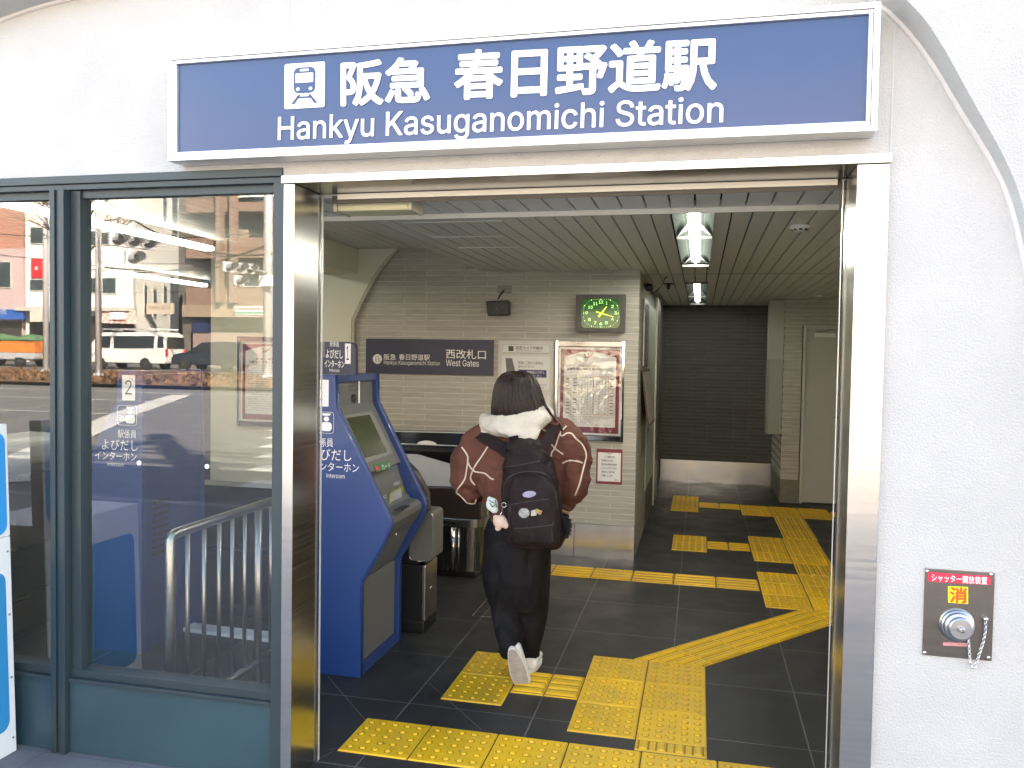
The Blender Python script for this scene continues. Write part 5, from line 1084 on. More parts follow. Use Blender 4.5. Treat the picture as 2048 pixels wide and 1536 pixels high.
# -- shoes: left lifted with the sole facing back, right flat on the floor
def shoe(name, o, fwd, up, L=.235, w_=.088, lab=None):
    fwd, up = Vector(fwd).normalized(), Vector(up).normalized(); rt = fwd.cross(up).normalized(); up = rt.cross(fwd)
    def ring(t, hw, h0, h1, n=16): return [o+fwd*t+rt*(hw*math.cos(2*math.pi*j/n))+up*((h0+h1)/2+(h1-h0)/2*math.copysign(abs(math.sin(2*math.pi*j/n))**.7, math.sin(2*math.pi*j/n))) for j in range(n)]
    mb = MB(); mb.loft([ring(.0, .026, .016, .062), ring(.004, .034, .014, .074), ring(.016, .037, .014, .078), ring(.05, .038, .014, .080), ring(.10, .038, .022, .075), ring(.14, .042, .022, .062), ring(.18, .043, .022, .052), ring(.215, .036, .022, .044), ring(.232, .018, .024, .036)])
    s_ = mb.build(name, SHOE, person, fix=True)
    P = []
    for k in range(28):
        a = 2*math.pi*k/28; t = L/2-.004+ (L/2+.008)*math.cos(a); ww = (.036+.010*min(1, max(0, (t-.03)/.12))-.006*max(0, (t-.19)/.05)); P.append((t, ww*math.copysign(abs(math.sin(a))**.75, math.sin(a))))
    MB().slab([o+fwd*a+rt*b+up*.003 for a, b in P], up*.020).build('midsole', mat('white_midsole', (.70, .69, .64), .6, var=.04), s_, bevel=.003)
    mb = MB(); mb.slab([o+fwd*(L/2-.004+(a-L/2+.004)*.95)+rt*b*.9+up*-.0005 for a, b in P], up*.0034)
    for k in range(1, 21):
        t = .010+.0102*k; ww = (.022 if k < 3 else .027 if k > 18 else .029)+.008*min(1, max(0, (t-.03)/.12)); q = [o+fwd*(t+.0014*math.sin(2*math.pi*j/8*1.6+k))+rt*(ww*(j/4-1))+up*-.001 for j in range(9)]; mb.tube(q, .0016, 4)
    mb.build('outsole', SOLE, s_)
    mb = MB(); mb.slab([o+fwd*-.001+rt*a+up*b for a, b in ((-.018, .05), (.018, .05), (.016, .08), (-.016, .08))], fwd*-.003); mb.build('heel_tab', SHOE, s_)
    return s_
oR = G(1059, 1350); oR.z = .006; shoe('shoe', oR, (-.06, 1, 0), (0, 0, 1))
hl = W(1022, 1306, 3.765); tip = W(1032, 1378, 3.735); fw = tip-hl; shoe('shoe', hl+Vector((.004, -.0, .012)), fw.normalized()+Vector((0, .50, 0)), Vector((-.15, .95, .5)))
# -- backpack
bp_ = thing('backpack', 'black backpack with lilac oval patch on the walking person', 'backpack', W(1058, 1000, 3.72))
mb = MB(); YB = 3.745
def rz(cx, py, hw, hd, y=YB, sq=3.2): return ringP(cx, py, hw, hd, y, 24, 0, sq)
mb.loft([rz(1068, 1096, 40, .05), rz(1068, 1090, 54, .085), rz(1067, 1070, 60, .10), rz(1065, 1035, 61, .105), rz(1063, 1000, 59, .105), rz(1060, 960, 55, .10), rz(1057, 925, 49, .09), rz(1052, 900, 42, .075), rz(1047, 884, 33, .055), rz(1044, 876, 22, .03)])
bm_ = remesh(mb, .010, 5, 'bag'); wrinkle(bm_, .009, 13, 9.1, (1, 1, 1.5)); crease(bm_, .022, 9, 2.2, (.7, 1, 1.7)); wrinkle(bm_, .002, 45, 4.4); bag = link('main_bag', bm_, BAG, bp_)
mb = MB(); mb.loft([rz(1070, 1092, 44, .03, 3.655), rz(1070, 1080, 50, .05, 3.65), rz(1069, 1045, 51, .055, 3.645), rz(1067, 1005, 49, .055, 3.645), rz(1064, 975, 44, .05, 3.65), rz(1060, 955, 34, .035, 3.66), rz(1058, 946, 22, .018, 3.67)])
pm = remesh(mb, .008, 5, 'pocket'); wrinkle(pm, .006, 17, 2.9); pk = link('front_pocket', pm, BAG, bp_); po = ORG[pk.name]
bv2 = BVHTree.FromPolygons([v.co+po for v in pm.vertices]+[v.co+po for v in bm_.vertices], [tuple(p.vertices) for p in pm.polygons]+[tuple(i+len(pm.vertices) for i in p.vertices) for p in bm_.polygons])
def on_bag(px, py, off=.002):
    d = ray(px, py).normalized(); h = bv2.ray_cast(EYE, d)
    return (h[0] if h[0] else W(px, py, 3.68))-d*off
def patch(P, m_, nm, par, off=.0025):
    mb = MB(); q = [on_bag(*p, off) for p in P]; c_ = sum(q, Vector())/len(q); n_ = len(q); mb.add(q+[c_], [(n_, i, (i+1) % n_) for i in range(n_)]); return mb.build(nm, m_, par, fix=True)
patch([(1058.5+13.5*math.cos(t*math.pi/10)*1, 988.5+6.5*math.sin(t*math.pi/10)-1.2*math.cos(t*math.pi/10)) for t in range(20)], mat('lilac_patch', (.30, .29, .42), .5, var=.1, scale=60), 'oval_patch', pk)
patch([(1018, 1008), (1100, 1000), (1108, 1045), (1106, 1052), (1022, 1055)], BAGD, 'mesh_pocket', pk, .002)
patch([(1028, 1060), (1104, 1055), (1106, 1084), (1030, 1090)], mat('bag_lower_panel', (.020, .010, .014), .5, var=.15, bump=.25, bscale=320), 'lower_panel', pk, .002)
patch([(1048+11*math.cos(t*math.pi/8), 1026+10*math.sin(t*math.pi/8)) for t in range(16)], mat('grey_badge', (.26, .27, .27), .3, var=.5, scale=90), 'badge', pk, .005)
patch([(1062, 1021), (1073, 1019), (1073, 1031), (1062, 1032)], mat('grey_badge_small', (.30, .31, .30), .3, var=.4, scale=90), 'badge', pk, .006); patch([(1072, 1017), (1085, 1022), (1081, 1030), (1070, 1025)], mat('gold_badge', (.36, .24, .09), .4, var=.3, scale=80), 'badge', pk, .007)
mb = MB()
for L_ in ([(1008, 1040), (1006, 1000), (1010, 965), (1030, 948), (1062, 943), (1092, 950), (1108, 975), (1116, 1020)], [(1020, 1010), (1058, 1003), (1100, 998)], [(1024, 1057), (1064, 1055), (1106, 1050)], [(1000, 935), (1040, 930), (1080, 922)], [(1016, 1005), (1018, 1035), (1020, 1070)]): mb.tube([on_bag(*q, .0005) for q in smooth_px(L_)], .0028, 5)
mb.build('zip', mat('zip_dark', (.030, .028, .030), .4, var=.05), bag)
mb = MB()
for L_, wd in (([(957, 866, 3.885), (975, 880, 3.825), (1000, 895, 3.775), (1018, 908, 3.735)], .027), ([(1107, 846, 3.90), (1103, 862, 3.84), (1095, 880, 3.785), (1085, 900, 3.74)], .027)):
    for a, b in zip(smooth_px(L_, 4), smooth_px(L_, 4)[1:]):
        p, q = W(*a), W(*b); d = (q-p).normalized(); s_ = d.cross(Vector((0, -1, .4))).normalized()*wd; mb.slab([p-s_, q-s_, q+s_, p+s_], (0, .010, .004))
    mb.build('shoulder_strap', BAG, bp_); mb = MB()
MB().tube([W(1020, 892, 3.75), W(1020, 876, 3.73), W(1034, 872, 3.725), W(1038, 888, 3.735)], .007, 8).build('haul_loop', BAG, bp_)
mb = MB(); limb(mb, [(1110, 985, 3.70, .006), (1118, 1010, 3.70, .006), (1126, 1040, 3.71, .005), (1128, 1060, 3.71, .004)], 6); mb.build('side_strap', BAG, bp_)
mb = MB(); c_ = W(1129, 1050, 3.76); random.seed(8)
for k in range(420):
    d = Vector((random.gauss(0, 1), random.gauss(0, 1), random.gauss(0, 1))).normalized(); b = c_+Vector((d.x*.022, d.y*.025, d.z*.05)); s_ = d.orthogonal()*.003; mb.add([b*1-s_, b+s_, b+d*random.uniform(.01, .022)+Vector((0, 0, -.006))], [(0, 1, 2)])
mb.ell(c_, .024, .026, .052); o = rebase(mb.build('fur_charm', mat('black_fur', (.008, .008, .009), .8, var=.2), None), c_); tag(o, 'black fluffy charm hanging at the right side of the backpack', 'charm', 'charms on the backpack')
# charms at the left side
c_ = W(1000, 1043, 3.60); root = thing('plush_charm', 'beige plush charm hanging low at the left of the backpack', 'charm', c_, 'charms on the backpack')
mb = MB(); mb.ell(c_, .034, .026, .030); mb.ell(c_+Vector((.026, 0, -.014)), .016, .014, .018); mb.ell(c_+Vector((-.02, 0, .018)), .013, .012, .013); mb.ell(c_+Vector((-.008, -.004, -.026)), .014, .013, .018)
pm2 = remesh(mb, .005, 3, 'plush'); wrinkle(pm2, .0025, 70); link('body', pm2, mat('beige_plush', (.66, .50, .40), .9, var=.08, bump=.5, bscale=300), root)
chp = [c_+Vector((.0, 0, .03)), W(1004, 1024, 3.61), W(1007, 1012, 3.63)]
MB().tube(chp, .0022, 5).build('ball_chain', CHROME, root); mb = MB(); q = W(1008, 1010, 3.62); mb.tube([q+Vector((.011*math.cos(t*.7), 0, .011*math.sin(t*.7))) for t in range(10)], .0018, 5); mb.build('ring', CHROME, root); MB().tube([c_+Vector((-.0, 0, -.03)), W(998, 1065, 3.6), W(1001, 1078, 3.6)], .0022, 5).build('tag_cord', BAG, root)
c_ = W(984, 1009, 3.66); root = thing('character_charm', 'pale mint cloth charm with grey lines at the upper left of the backpack', 'charm', c_, 'charms on the backpack')
mb = MB(); mb.ell(c_, .030, .02, .034); mb.ell(c_+Vector((.012, 0, -.024)), .020, .016, .018); mb.ell(c_+Vector((-.014, 0, .026)), .010, .01, .012)
pm3 = remesh(mb, .005, 3, 'charm'); link('body', pm3, mat('mint_cloth', (.56, .66, .62), .7, var=.08), root)
mb = MB()
for a, b in (((978, 1000), (989, 1006)), ((979, 1006), (987, 1014)), ((983, 1014), (992, 1008)), ((990, 1000), (994, 1014))): mb.tube([W(*a, 3.635), W((a[0]+b[0])/2, (a[1]+b[1])/2+1, 3.636), W(*b, 3.637)], .0022, 5)
mb.build('stitching', DARKGREY, root)
# ================================================================ THE STREET BEHIND THE VIEWER (seen mirrored in the window)
# ---- white corner building
WB_ = mat('white_siding', (.80, .79, .76), .7, var=.05, scale=1, stretch=(.2, .2, 4), bump=.25, bscale=6); WINM = mat('dark_window_glass', (.05, .07, .08), .12, var=.4, scale=.6); WFR = mat('window_frame_paint', (.55, .54, .50), .5, var=.03)
YF = 45.0
def bwin(root, px0, py0, px1, py1, Y, grille=False, fm=WFR):
    a, b = M(px0, py0, Y), M(px1, py1, Y); x0, x1, z0, z1 = a.x, b.x, b.z, a.z; y = a.y
    w_ = MB().box(x0-.07, x1+.07, y+.0, y+.06, z0-.07, z1+.07).build('window', fm, root)
    MB().box(x0, x1, y+.061, y+.072, z0, z1).build('pane', WINM, w_)
    return w_
a, b = M(52, 726, YF), M(272, 726, YF); zb = a.z-.6
root = thing('corner_building', 'white sided corner building reflected in the window', 'building', (a.x, a.y, zb))
xs0, xs1 = a.x, b.x; yb_ = a.y
rc = M(357, 700, 51)
mb = MB().slab([(xs0, yb_, zb), (xs1, yb_, zb), (rc.x, rc.y, zb), (xs0, rc.y, zb)], (0, 0, 19)); mb.build('wall', WB_, root)
for q_ in ((63, 456, 90, 486), (163, 464, 192, 490), (205, 466, 232, 488), (62, 560, 92, 580), (168, 557, 192, 585), (207, 557, 232, 586), (160, 372, 194, 382)): bwin(root, *q_, YF)
a, b = M(65, 518, YF), M(86, 556, YF); MB().box(a.x, b.x, yb_, yb_+.12, b.z, a.z).build('red_sign', RED, root); MB().box(a.x+.3, b.x-.3, yb_+.121, yb_+.13, b.z+.5, a.z-.5).build('pale_sign', mat('sign_pale_blue', (.5, .6, .68), .5, var=.1), root)
# windows on the slanting side
sd_ = Vector((rc.x-xs1, rc.y-yb_, 0)); sl = sd_.length; sd_.normalize(); sn = Vector((-sd_.y, sd_.x, 0)); sn = sn if sn.x > 0 else -sn
for t0, t1, z0, z1 in ((.58, .68, 10.0, 13.2), (.80, .95, 9.6, 13.0), (.16, .20, 13.8, 15.5), (.34, .40, 13.4, 15), (.16, .22, 3.8, 5.8), (.36, .44, 3.7, 5.7), (.60, .68, 4, 6)):
    p_ = Vector((xs1, yb_, 0))+sd_*sl*t0+sn*.01; q2_ = sd_*sl*(t1-t0); w_ = MB().obox(p_+Vector((0, 0, z0)), q2_, sn*.05, (0, 0, z1-z0)).build('window', WFR, root); MB().obox(p_+Vector((0, 0, z0+.1))+q2_*.08+sn*.051, q2_*.84, sn*.01, (0, 0, z1-z0-.2)).build('pane', WINM, w_)
mb = MB()
for px in (270,): p_ = M(px, 700, YF-.3); mb.tube([(p_.x, p_.y, zb), (p_.x, p_.y, zb+18)], .06, 6)
mb.build('drain_pipe', WFR, root)
# shop fronts and awnings
a, b = M(52, 615, YF), M(275, 619, YF); MB().box(a.x, b.x, yb_, yb_+.9, a.z-.25, a.z).build('canopy', WFR, root)
a, b = M(60, 650, YF), M(272, 728, YF); MB().box(a.x, b.x, yb_, yb_+.05, zb, a.z+.6).build('shop_front', mat('dark_shop_front', (.05, .045, .04), .3, var=.5, scale=1.2), root)
a, b = M(62, 620, YF-.9), M(112, 644, YF-.9); MB().box(a.x, b.x, a.y, a.y+.1, b.z, a.z).build('pale_sign_band', mat('pale_band', (.62, .60, .52), .5, var=.1), root)
AW = bpy.data.materials.new('checked_awning'); AW.use_nodes = True; _n = AW.node_tree.nodes; _ck = _n.new('ShaderNodeTexChecker'); _ck.inputs['Scale'].default_value = 5; _ck.inputs[1].default_value = (.75, .72, .68, 1); _ck.inputs[2].default_value = (.62, .22, .15, 1); _tc = _n.new('ShaderNodeTexCoord'); AW.node_tree.links.new(_tc.outputs['Object'], _ck.inputs[0]); AW.node_tree.links.new(_ck.outputs[0], _n['Principled BSDF'].inputs[0])
p_ = [M(206, 622, 44.5), M(272, 622, 44.5), M(276, 648, 43.2), M(204, 646, 43.2)]; MB().slab(p_, (0, .05, 0)).build('awning', AW, root)
p_ = [M(222, 626, 44.0), M(252, 626, 44.0), M(253, 640, 43.3), M(222, 640, 43.3)]; MB().slab([q+Vector((0, .07, .04)) for q in p_], (0, .02, 0)).build('awning_patch', PAPER, root)
# ---- pink building with brick top
a, b = M(-60, 726, YF), M(49, 726, YF); root = thing('pink_building', 'pink sided building with a red brick upper wall, reflected at the left', 'building', (a.x, a.y, zb))
c_ = M(49, 497, YF); d_ = M(38, 385, YF)
MB().box(a.x, b.x-.05, yb_-8, yb_+.1, zb, c_.z).build('wall', mat('pink_siding', (.55, .42, .42), .7, var=.06, scale=1, stretch=(.2, .2, 4)), root)
MB().box(a.x, d_.x, yb_-8, yb_-.3, c_.z+.01, c_.z+9).build('brick_wall', brick_mat('red_brick', (.42, .16, .10), (.50, .22, .15), (.4, .3, .26), .24, .08, .012, 'xz', .5, 2, .8, .3), root)
bwin(root, 0, 525, 22, 574, YF-.1)
a, b = M(-40, 619, YF-.6), M(50, 639, YF-.6); sg = MB().box(a.x, b.x, a.y, a.y+.15, b.z, a.z).build('shop_sign', mat('blue_shop_sign', (.03, .12, .45), .4, var=.1), root)
mb = MB()
for k, t in enumerate(('お酒', '食品', '米')): put_text(mb, t, (a.x+2.2-.9*k, a.y+.16, b.z+.3), (-.7, 0, 0), (0, 0, .5), (0, .003, 0))
mb.build('lettering', PAPER, sg)
a, b = M(-60, 642, YF), M(49, 728, YF); MB().box(a.x, b.x-.1, yb_+.101, yb_+.14, zb, a.z).build('shop_front', MATS['dark_shop_front'], root)
# ---- brown apartment block
BY = 44.6; BR = mat('brown_tile_facade', (.25, .165, .125), .7, var=.12, scale=2, bump=.3, bscale=30); BRD = mat('dark_tile_wall', (.13, .115, .10), .7, var=.25, scale=1.5); CONC = mat('tan_concrete', (.32, .24, .18), .75, var=.08)
x0 = M(357, 700, BY).x; x1 = M(640, 700, BY).x; yb2 = M(357, 700, BY).y
root = thing('apartment_block', 'brown tiled apartment block with balconies reflected in the window', 'building', ((x0+x1)/2, yb2, zb))
ztop = M(400, 395, BY).z
MB().box(x0, x1, yb2-10, yb2-1.6, zb, ztop+4).build('wall', BRD, root)
MB().box(x0, M(378, 600, BY).x, yb2-1.599, yb2-.4, zb, ztop).build('wall', BRD, root)
for (p0, p1) in ((396, 424), (476, 516), (576, 609)):
    z1, z0 = M(440, p0, BY).z, M(440, p1, BY).z; xl = M(372, 500, BY).x
    bl_ = MB().box(xl, x1, yb2-.16, yb2, z0, z1).box(xl, x1, yb2-1.6, yb2-.161, z0, z0+.2).box(xl, xl+.15, yb2-1.6, yb2-.161, z0+.2, z1); bl_.build('balcony', BR, root)
for px0, px1 in ((441, 450), (468, 477)):
    a, b = M(px0, 606, BY), M(px1, 378, BY); MB().box(a.x, b.x, yb2+.005, yb2+.55, a.z, b.z).build('pillar', mat('pillar_tile', (.27, .185, .15), .6, var=.05), root)
z1, z0 = M(440, 609.5, BY).z, M(440, 634, BY).z; MB().box(M(366, 600, BY).x, x1, yb2-1.6, yb2+.1, z0, z1).build('fascia', CONC, root)
for q_ in ((398, 432, 438, 474), (478, 426, 532, 470), (393, 546, 440, 573), (480, 546, 532, 574), (400, 375, 436, 394)):
    a, b = M(q_[0], q_[1], BY+1.5), M(q_[2], q_[3], BY+1.5); w_ = MB().box(a.x, b.x, a.y, a.y+.06, b.z, a.z).build('window', WFR, root); MB().box(a.x+.1, b.x-.1, a.y+.061, a.y+.08, b.z+.08, a.z-.08).build('pane', mat('teal_window', (.07, .11, .12), .15, var=.5, scale=.8), w_)
a, b = M(480, 460, BY+.3), M(498, 479, BY+.3); MB().box(a.x, b.x, a.y, a.y+.1, b.z, a.z).build('divider', CONC, root)
a, b = M(471, 380, BY+.2), M(600, 402, BY+.2); MB().box(a.x, b.x, a.y, a.y+.2, b.z, a.z).build('rooftop_board', WHITE, root)
# shop band in three colours, no name
for py0, py1, m_ in ((613, 617, WHITE), (617, 619.5, mat('shop_brown_red', (.35, .20, .15), .5, var=0)), (619.5, 624, WHITE), (624, 627.5, mat('shop_green', (.05, .38, .26), .5, var=0)), (627.5, 630, WHITE), (630, 632, mat('shop_red', (.60, .10, .06), .5, var=0)), (632, 634, WHITE)):
    a, b = M(470, py0, BY-.6), M(640, py1, BY-.6); MB().box(a.x, b.x, a.y-.3, a.y, b.z, a.z-.002).build('shop_band', m_, root)
a, b = M(378, 636, BY), M(412, 664, BY); MB().box(a.x, b.x, yb2-.5, yb2-.3, b.z, a.z).build('blue_board', mat('dark_blue_board', (.02, .03, .10), .4, var=.1), root)
a, b = M(374, 664, BY), M(640, 728, BY); MB().box(a.x, b.x, yb2-.6, yb2-.4, zb, a.z).build('shop_front', mat('mauve_shutter', (.30, .22, .20), .5, var=.1, scale=1, stretch=(.2, .2, 12)), root)
# alley sign between the buildings
a, b = M(293, 606, 46), M(346, 628, 46); root = thing('alley_sign', 'beige apartment sign hanging in the alley between the buildings', 'sign', ((a.x+b.x)/2, a.y, b.z))
MB().box(a.x, b.x, a.y-.15, a.y, b.z, a.z).build('board', mat('beige_board', (.55, .47, .38), .5, var=.03), root)
mb = MB(); put_text(mb, 'Villa ovest', (b.x-.15, a.y+.002, b.z+.28), (-(b.x-a.x)*.86, 0, 0), (0, 0, (a.z-b.z)*.42), (0, .003, 0)); mb.build('lettering', DARKGREY, root)
a, b = M(298, 500, 58), M(380, 730, 58); o = MB().box(a.x-8, b.x+3, a.y-3, a.y, zb, zb+14).build('alley_building', mat('alley_wall', (.16, .15, .13), .8, var=.1)); tag(o, 'dim grey building closing the alley', 'building')
o = MB().box(-190, xs0-30, yb_-12, yb_, zb, zb+13).build('street_building', mat('far_cream_wall', (.50, .46, .40), .8, var=.1, scale=.3)); tag(o, 'long cream building farther along the street', 'building')
o = MB().box(x1+.5, 120, yb2-12, yb2, zb, zb+14).build('street_building', mat('far_tan_wall', (.42, .36, .30), .8, var=.1, scale=.3)); tag(o, 'long tan building across the street beyond the brown block', 'building')

# ---- poles, signals, wires
POLE = mat('pale_pole_paint', (.62, .61, .63), .4, .2, .04)
def pole(px, py, Y, r, top, label):
    p_ = M(px, py, Y); z = road_z(p_.y); root = thing('street_pole', label, 'pole', (p_.x, p_.y, z), 'poles along the street')
    MB().tube([(p_.x, p_.y, z-.2), (p_.x, p_.y, z+top)], [r, r*.75], 10).build('shaft', POLE, root); MB().lathe((p_.x, p_.y, z), (0, 0, 1), [(-.2, r*1.6), (.12, r*1.6), (.14, r)], 10).build('foot', POLE, root); return root
pole(197, 753, 28.4, .13, 13, 'white pole on the median in front of the white building')
pole(92, 745, 30.4, .13, 13, 'white pole on the median farther along the street')
pu = pole(535, 700, 30.0, .20, 14, 'concrete utility pole at the right edge of the reflection')
def signal(px, py, Y, sc, label):
    p_ = M(px, py, Y); root = thing('traffic_signal', label, 'traffic signal', p_, 'white traffic signals')
    d = Vector((.86, .5, 0)).normalized(); s_ = Vector((-d.y, d.x, 0))      # lenses look along d
    for row, n_ in ((0, 3), (-1, 1)):
        o = p_+Vector((0, 0, row*.46*sc))
        MB().obox(o-s_*.62*sc*(1 if n_ == 3 else .33)-d*.1+Vector((0, 0, -.19*sc)), s_*1.24*sc*(1 if n_ == 3 else .33), d*.16, (0, 0, .38*sc)).build('housing', POLE, root, bevel=.03)
        for k in range(n_):
            c_ = o+s_*((k-(n_-1)/2)*.4*sc)+d*.07
            MB().lathe(c_, d, [(0, .15*sc), (.012, .15*sc)], 16).build('lens', mat('signal_lens', (.03, .03, .03), .15, var=0), root)
            rr = [[c_+d*a*sc+(s_*math.cos(t)+Vector((0, 0, 1))*math.sin(t))*q*sc for t in [R(-20+220*j/10) for j in range(11)]] for a, q in ((0, .17), (.40, .165))]
            vs = rr[0]+rr[1]; MB().add(vs, [(j, j+1, 12+j, 11+j) for j in range(10)]).build('visor', POLE, root)
    return root
s1 = signal(266, 482, 20, 1.05, 'white horizontal traffic signal nearest in the reflection')
s2 = signal(478, 536, 27, 1.0, 'white horizontal traffic signal beside the utility pole')
def bars(name, label, cat, segs, r, m_, grp=None):
    mb = MB()
    for s_ in segs: mb.tube(s_, r, 6)
    o = rebase(mb.build(name, m_), segs[0][0]); return tag(o, label, cat, grp)
bars('signal_arm', 'pale arm carrying the nearest traffic signal', 'signal arm', [[M(197, 440, 28.2), M(236, 470, 21), M(300, 478, 20)]], .05, POLE)
bars('signal_arm', 'pale arm between the second traffic signal and the utility pole', 'signal arm', [[M(500, 537, 27), M(535, 545, 30)]], .04, POLE)
a, b = M(519, 551, 29.6), M(547, 572, 29.6); root = thing('street_sign', 'small white street name sign on the utility pole', 'sign', (a.x, a.y, b.z)); MB().box(a.x, b.x, a.y, a.y+.03, b.z, a.z).build('board', PAPER, root)
WIRE = mat('wire_rubber', (.03, .03, .03), .6, var=0)
def sag(p_, q_, s_): return [p_.lerp(q_, t/12)-Vector((0, 0, s_*4*(t/12)*(1-t/12))) for t in range(13)]
for k, (a, b, s_, r) in enumerate(((M(197, 390, 28.4), M(560, 505, 30), .9, .035), (M(0, 468, 34), M(560, 462, 33), .3, .02), (M(0, 510, 36), M(560, 520, 33), .3, .02), (M(140, 523, 36), M(560, 515, 31), .5, .03), (M(140, 530, 36), M(560, 480, 31), .8, .025), (M(360, 475, 36), M(560, 470, 30), .9, .025))):
    bars('overhead_wire', f'dark overhead wire across the reflected street, {NTH[k]} counted from the top', 'wire', [sag(a, b, s_)], r, WIRE, 'overhead wires')
# ---- bare tree
p_ = M(170, 748, 31); root = thing('street_tree', 'leaning bare street tree on the median by the white pole', 'tree', p_)
z = road_z(p_.y); t0 = Vector((p_.x, p_.y, z)); BARK = mat('bark', (.16, .10, .075), .9, var=.3, scale=8, bump=.6)
tp = [t0-Vector((0, 0, .2)), t0+Vector((.0, 0, 1.5)), t0+Vector((-.1, .0, 3)), t0+Vector((-.25, 0, 5)), t0+Vector((-.4, .1, 7))]; MB().tube(tp, [.28, .22, .19, .16, .1], 9).build('trunk', BARK, root)
mb = MB()
def branch(p, d, L, r, dep):
    q = p+d*L; mb.tube([p, p.lerp(q, .5)+Vector((random.uniform(-.1, .1), random.uniform(-.1, .1), .05))*L*.3, q], [r, r*.8, r*.6], 5)
    if dep:
        for _ in range(3): branch(p.lerp(q, random.uniform(.5, 1)), (d+Vector((random.uniform(-.8, .8), random.uniform(-.8, .8), random.uniform(-.2, .7)))).normalized(), L*.62, r*.55, dep-1)
random.seed(5)
for k in range(6): branch(tp[3].lerp(tp[4], k/5), Vector((math.cos(k*2.2), math.sin(k*2.2), .7)).normalized(), 1.7, .06, 3)
mb.build('crown', BARK, root)
# median plants: brown ground cover (countless)
random.seed(11); mb = MB()
for k in range(5200):
    y = random.uniform(-26.6, -18.5); x = random.uniform(-46, -4); z = road_z(y)+.03; h = random.uniform(.05, .20); a = random.uniform(0, 6.28); s_ = random.uniform(.05, .12)
    dx, dy = math.cos(a)*s_, math.sin(a)*s_; mb.add([(x-dx, y-dy, z), (x+dx, y+dy, z), (x+dy*1.2+random.uniform(-.1, .1), y-dx+random.uniform(-.1, .1), z+h)], [(0, 1, 2)])
o = mb.build('ground_cover', mat('dry_shrub_leaves', (.17, .09, .04), .8, var=.5, scale=1.5)); o['kind'] = 'stuff'

# ---- vehicles
def wheel(root, c, r, wd):
    t_ = MB().lathe(c-Vector((0, wd/2, 0)), (0, 1, 0), [(0, r*.6), (0, r*.95), (wd*.2, r), (wd*.8, r), (wd, r*.95), (wd, r*.6)], 22).build('wheel', mat('tyre_rubber', (.02, .02, .02), .8, var=.1), root)
    MB().lathe(c+Vector((0, wd/2-.02, 0)), (0, 1, 0), [(0, r*.6), (.02, r*.58), (.012, r*.2), (.03, r*.15)], 16).build('rim', mat('rim_alloy', (.4, .4, .4), .3, .8, 0), t_)
PANE_V = mat('vehicle_glass', (.02, .024, .028), .08, var=.1); 
def vehicle(name, label, cat, o, L, Wd_, prof, paint, wheels, windows, rear_windows=(), lights=(), wr=.32):
    """o: ground point of the rear end centre; the front looks along -x; prof: (distance from the front, height) outline"""
    root = thing(name, label, cat, o)
    X = lambda d: o.x-L+d
    top = [(X(d), z) for d, z in prof]
    rings = []
    mb = MB(); n_ = len(prof)
    for yy, ins in ((Wd_/2, .10), (Wd_/2, 0)): pass
    zs = [z for _, z in prof]; zm = max(zs)
    def sec(s_): return [Vector((X(d)+(0 if .02 < d < L-.02 else (.03 if d <= .02 else -.03)), o.y+s_*(Wd_/2-(.12*max(0, (z-zm*.5)/(zm*.5))**1.3)), o.z+z)) for d, z in prof]
    A, B = sec(1), sec(-1); mb.add(A+B, [tuple(range(n_)), tuple(range(2*n_-1, n_-1, -1))]+[(i, i+n_, (i+1) % n_+n_, (i+1) % n_) for i in range(n_)])
    mb.build('body', paint, root, bevel=.05)
    def side(P, off):
        return [Vector((X(d), o.y+Wd_/2-.12*max(0, (z-zm*.5)/(zm*.5))**1.3+off, o.z+z)) for d, z in P]
    for P in windows: MB().slab(side(P, .008), (0, -.02, 0)).build('window', PANE_V, root)
    for (y0, y1, z0, z1) in rear_windows: MB().slab([(o.x+.012-.02*0, o.y+y0, o.z+z0), (o.x+.012, o.y+y1, o.z+z0), (o.x+.006, o.y+y1*.93, o.z+z1), (o.x+.006, o.y+y0*.93, o.z+z1)], (-.03, 0, 0)).build('rear_window', PANE_V, root)
    for (y0, y1, z0, z1, m_) in lights: MB().box(o.x-.03, o.x+.02, o.y+y0, o.y+y1, o.z+z0, o.z+z1).build('tail_light' if m_ is RED else 'number_plate', m_, root, bevel=.01)
    for d in wheels:
        for s_ in (1, -1): wheel(root, Vector((X(d), o.y+s_*(Wd_/2-.1), o.z+wr)), wr, .2)
    return root
VW = mat('white_van_paint', (.74, .74, .74), .25, .0, .02, coat=.5)
p_ = M(352, 736, 37.5); p_.z = road_z(p_.y)-.10
vp = [(.05, .35), (.0, .75), (.12, 1.05), (.72, 1.78), (1.0, 1.90), (4.5, 1.94), (4.72, 1.80), (4.8, 1.0), (4.8, .45), (4.72, .33)]
van = vehicle('white_van', 'white van with a ladder roof rack parked across the street', 'van', p_, 4.8, 1.72, vp, VW, (.95, 3.6), [[(.75, 1.12), (.95, 1.70), (1.5, 1.72), (1.5, 1.12)], [(1.75, 1.10), (1.68, 1.72), (4.1, 1.74), (4.1, 1.12)], [(4.3, 1.14), (4.3, 1.72), (4.6, 1.70), (4.68, 1.14)]], [(-.72, .72, 1.12, 1.70)], [(.66, .84, .72, 1.08, RED), (-.84, -.66, .72, 1.08, RED), (-.22, .22, .55, .66, DARKGREY)])
mb = MB()
for s_ in (-.6, -.2, .2, .6): mb.tube([(p_.x-4.0, p_.y+s_, p_.z+2.1), (p_.x-.3, p_.y+s_, p_.z+2.1)], .025, 6)
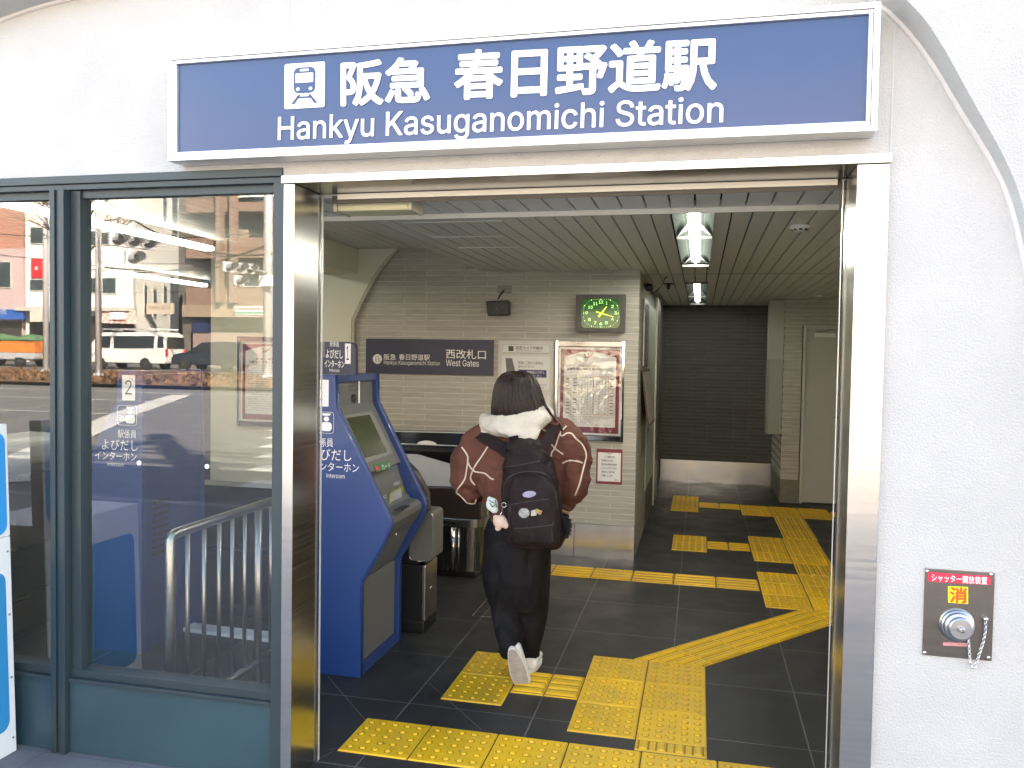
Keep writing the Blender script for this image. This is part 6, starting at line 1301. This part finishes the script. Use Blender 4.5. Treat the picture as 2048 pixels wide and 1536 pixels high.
for d in (.5, 1.6, 2.7, 3.8): mb.tube([(p_.x-d, p_.y-.75, p_.z+1.93), (p_.x-d, p_.y-.75, p_.z+2.07), (p_.x-d, p_.y+.75, p_.z+2.07), (p_.x-d, p_.y+.75, p_.z+1.93)], .025, 6)
mb.build('roof_rack', ALU, van)
p_ = M(500, 736, 37.5); p_.z = road_z(p_.y)-.10
vehicle('dark_car', 'dark blue car parked behind the white van', 'car', p_, 4.0, 1.65, [(.03, .3), (0, .6), (.15, .82), (1.0, .98), (1.7, 1.45), (3.2, 1.5), (3.85, 1.0), (4.0, .85), (3.98, .32)], mat('dark_blue_paint', (.02, .028, .05), .2, .2, .03, coat=.5), (.75, 3.15), [[(1.25, .98), (1.75, 1.38), (2.4, 1.41), (2.4, .98)], [(2.5, .98), (2.5, 1.41), (3.1, 1.40), (3.6, 1.02)]])
p_ = M(92, 732, 38); p_.z = road_z(p_.y)-.10
tr = vehicle('orange_truck', 'small orange truck with a green tarpaulin at the left of the street', 'truck', p_, 4.6, 1.6, [(.03, .35), (0, .9), (.25, 1.75), (1.3, 1.8), (1.35, .75), (4.6, .75), (4.6, .5), (4.5, .4)], mat('truck_paint', (.45, .45, .47), .35, var=.05), (.9, 3.6), [[(.35, 1.1), (.48, 1.62), (1.15, 1.64), (1.15, 1.1)]], (), [(-.3, .3, .45, .6, mat('yellow_plate', (.75, .6, .08), .5, var=0))])
MB().box(p_.x-3.15, p_.x-.02, p_.y-.8, p_.y+.8, p_.z+.76, p_.z+1.5).build('load_bed', mat('orange_paint', (.72, .22, .04), .5, var=.06), tr, bevel=.02)
mb = MB(); rings = []
for k in range(9):
    x = p_.x-3.2+3.2*k/8; h = 1.5+.22*math.sin(k*1.3)*.5+.14; rings.append([(x, p_.y-.83, p_.z+1.42), (x, p_.y-.82, p_.z+1.52), (x, p_.y-.3, p_.z+h), (x, p_.y+.3, p_.z+h+.03), (x, p_.y+.82, p_.z+1.55), (x, p_.y+.83, p_.z+1.40)])
mb.loft([[Vector(q) for q in r_] for r_ in rings]); mb.build('tarpaulin', mat('green_tarp', (.10, .22, .10), .6, var=.15), tr)
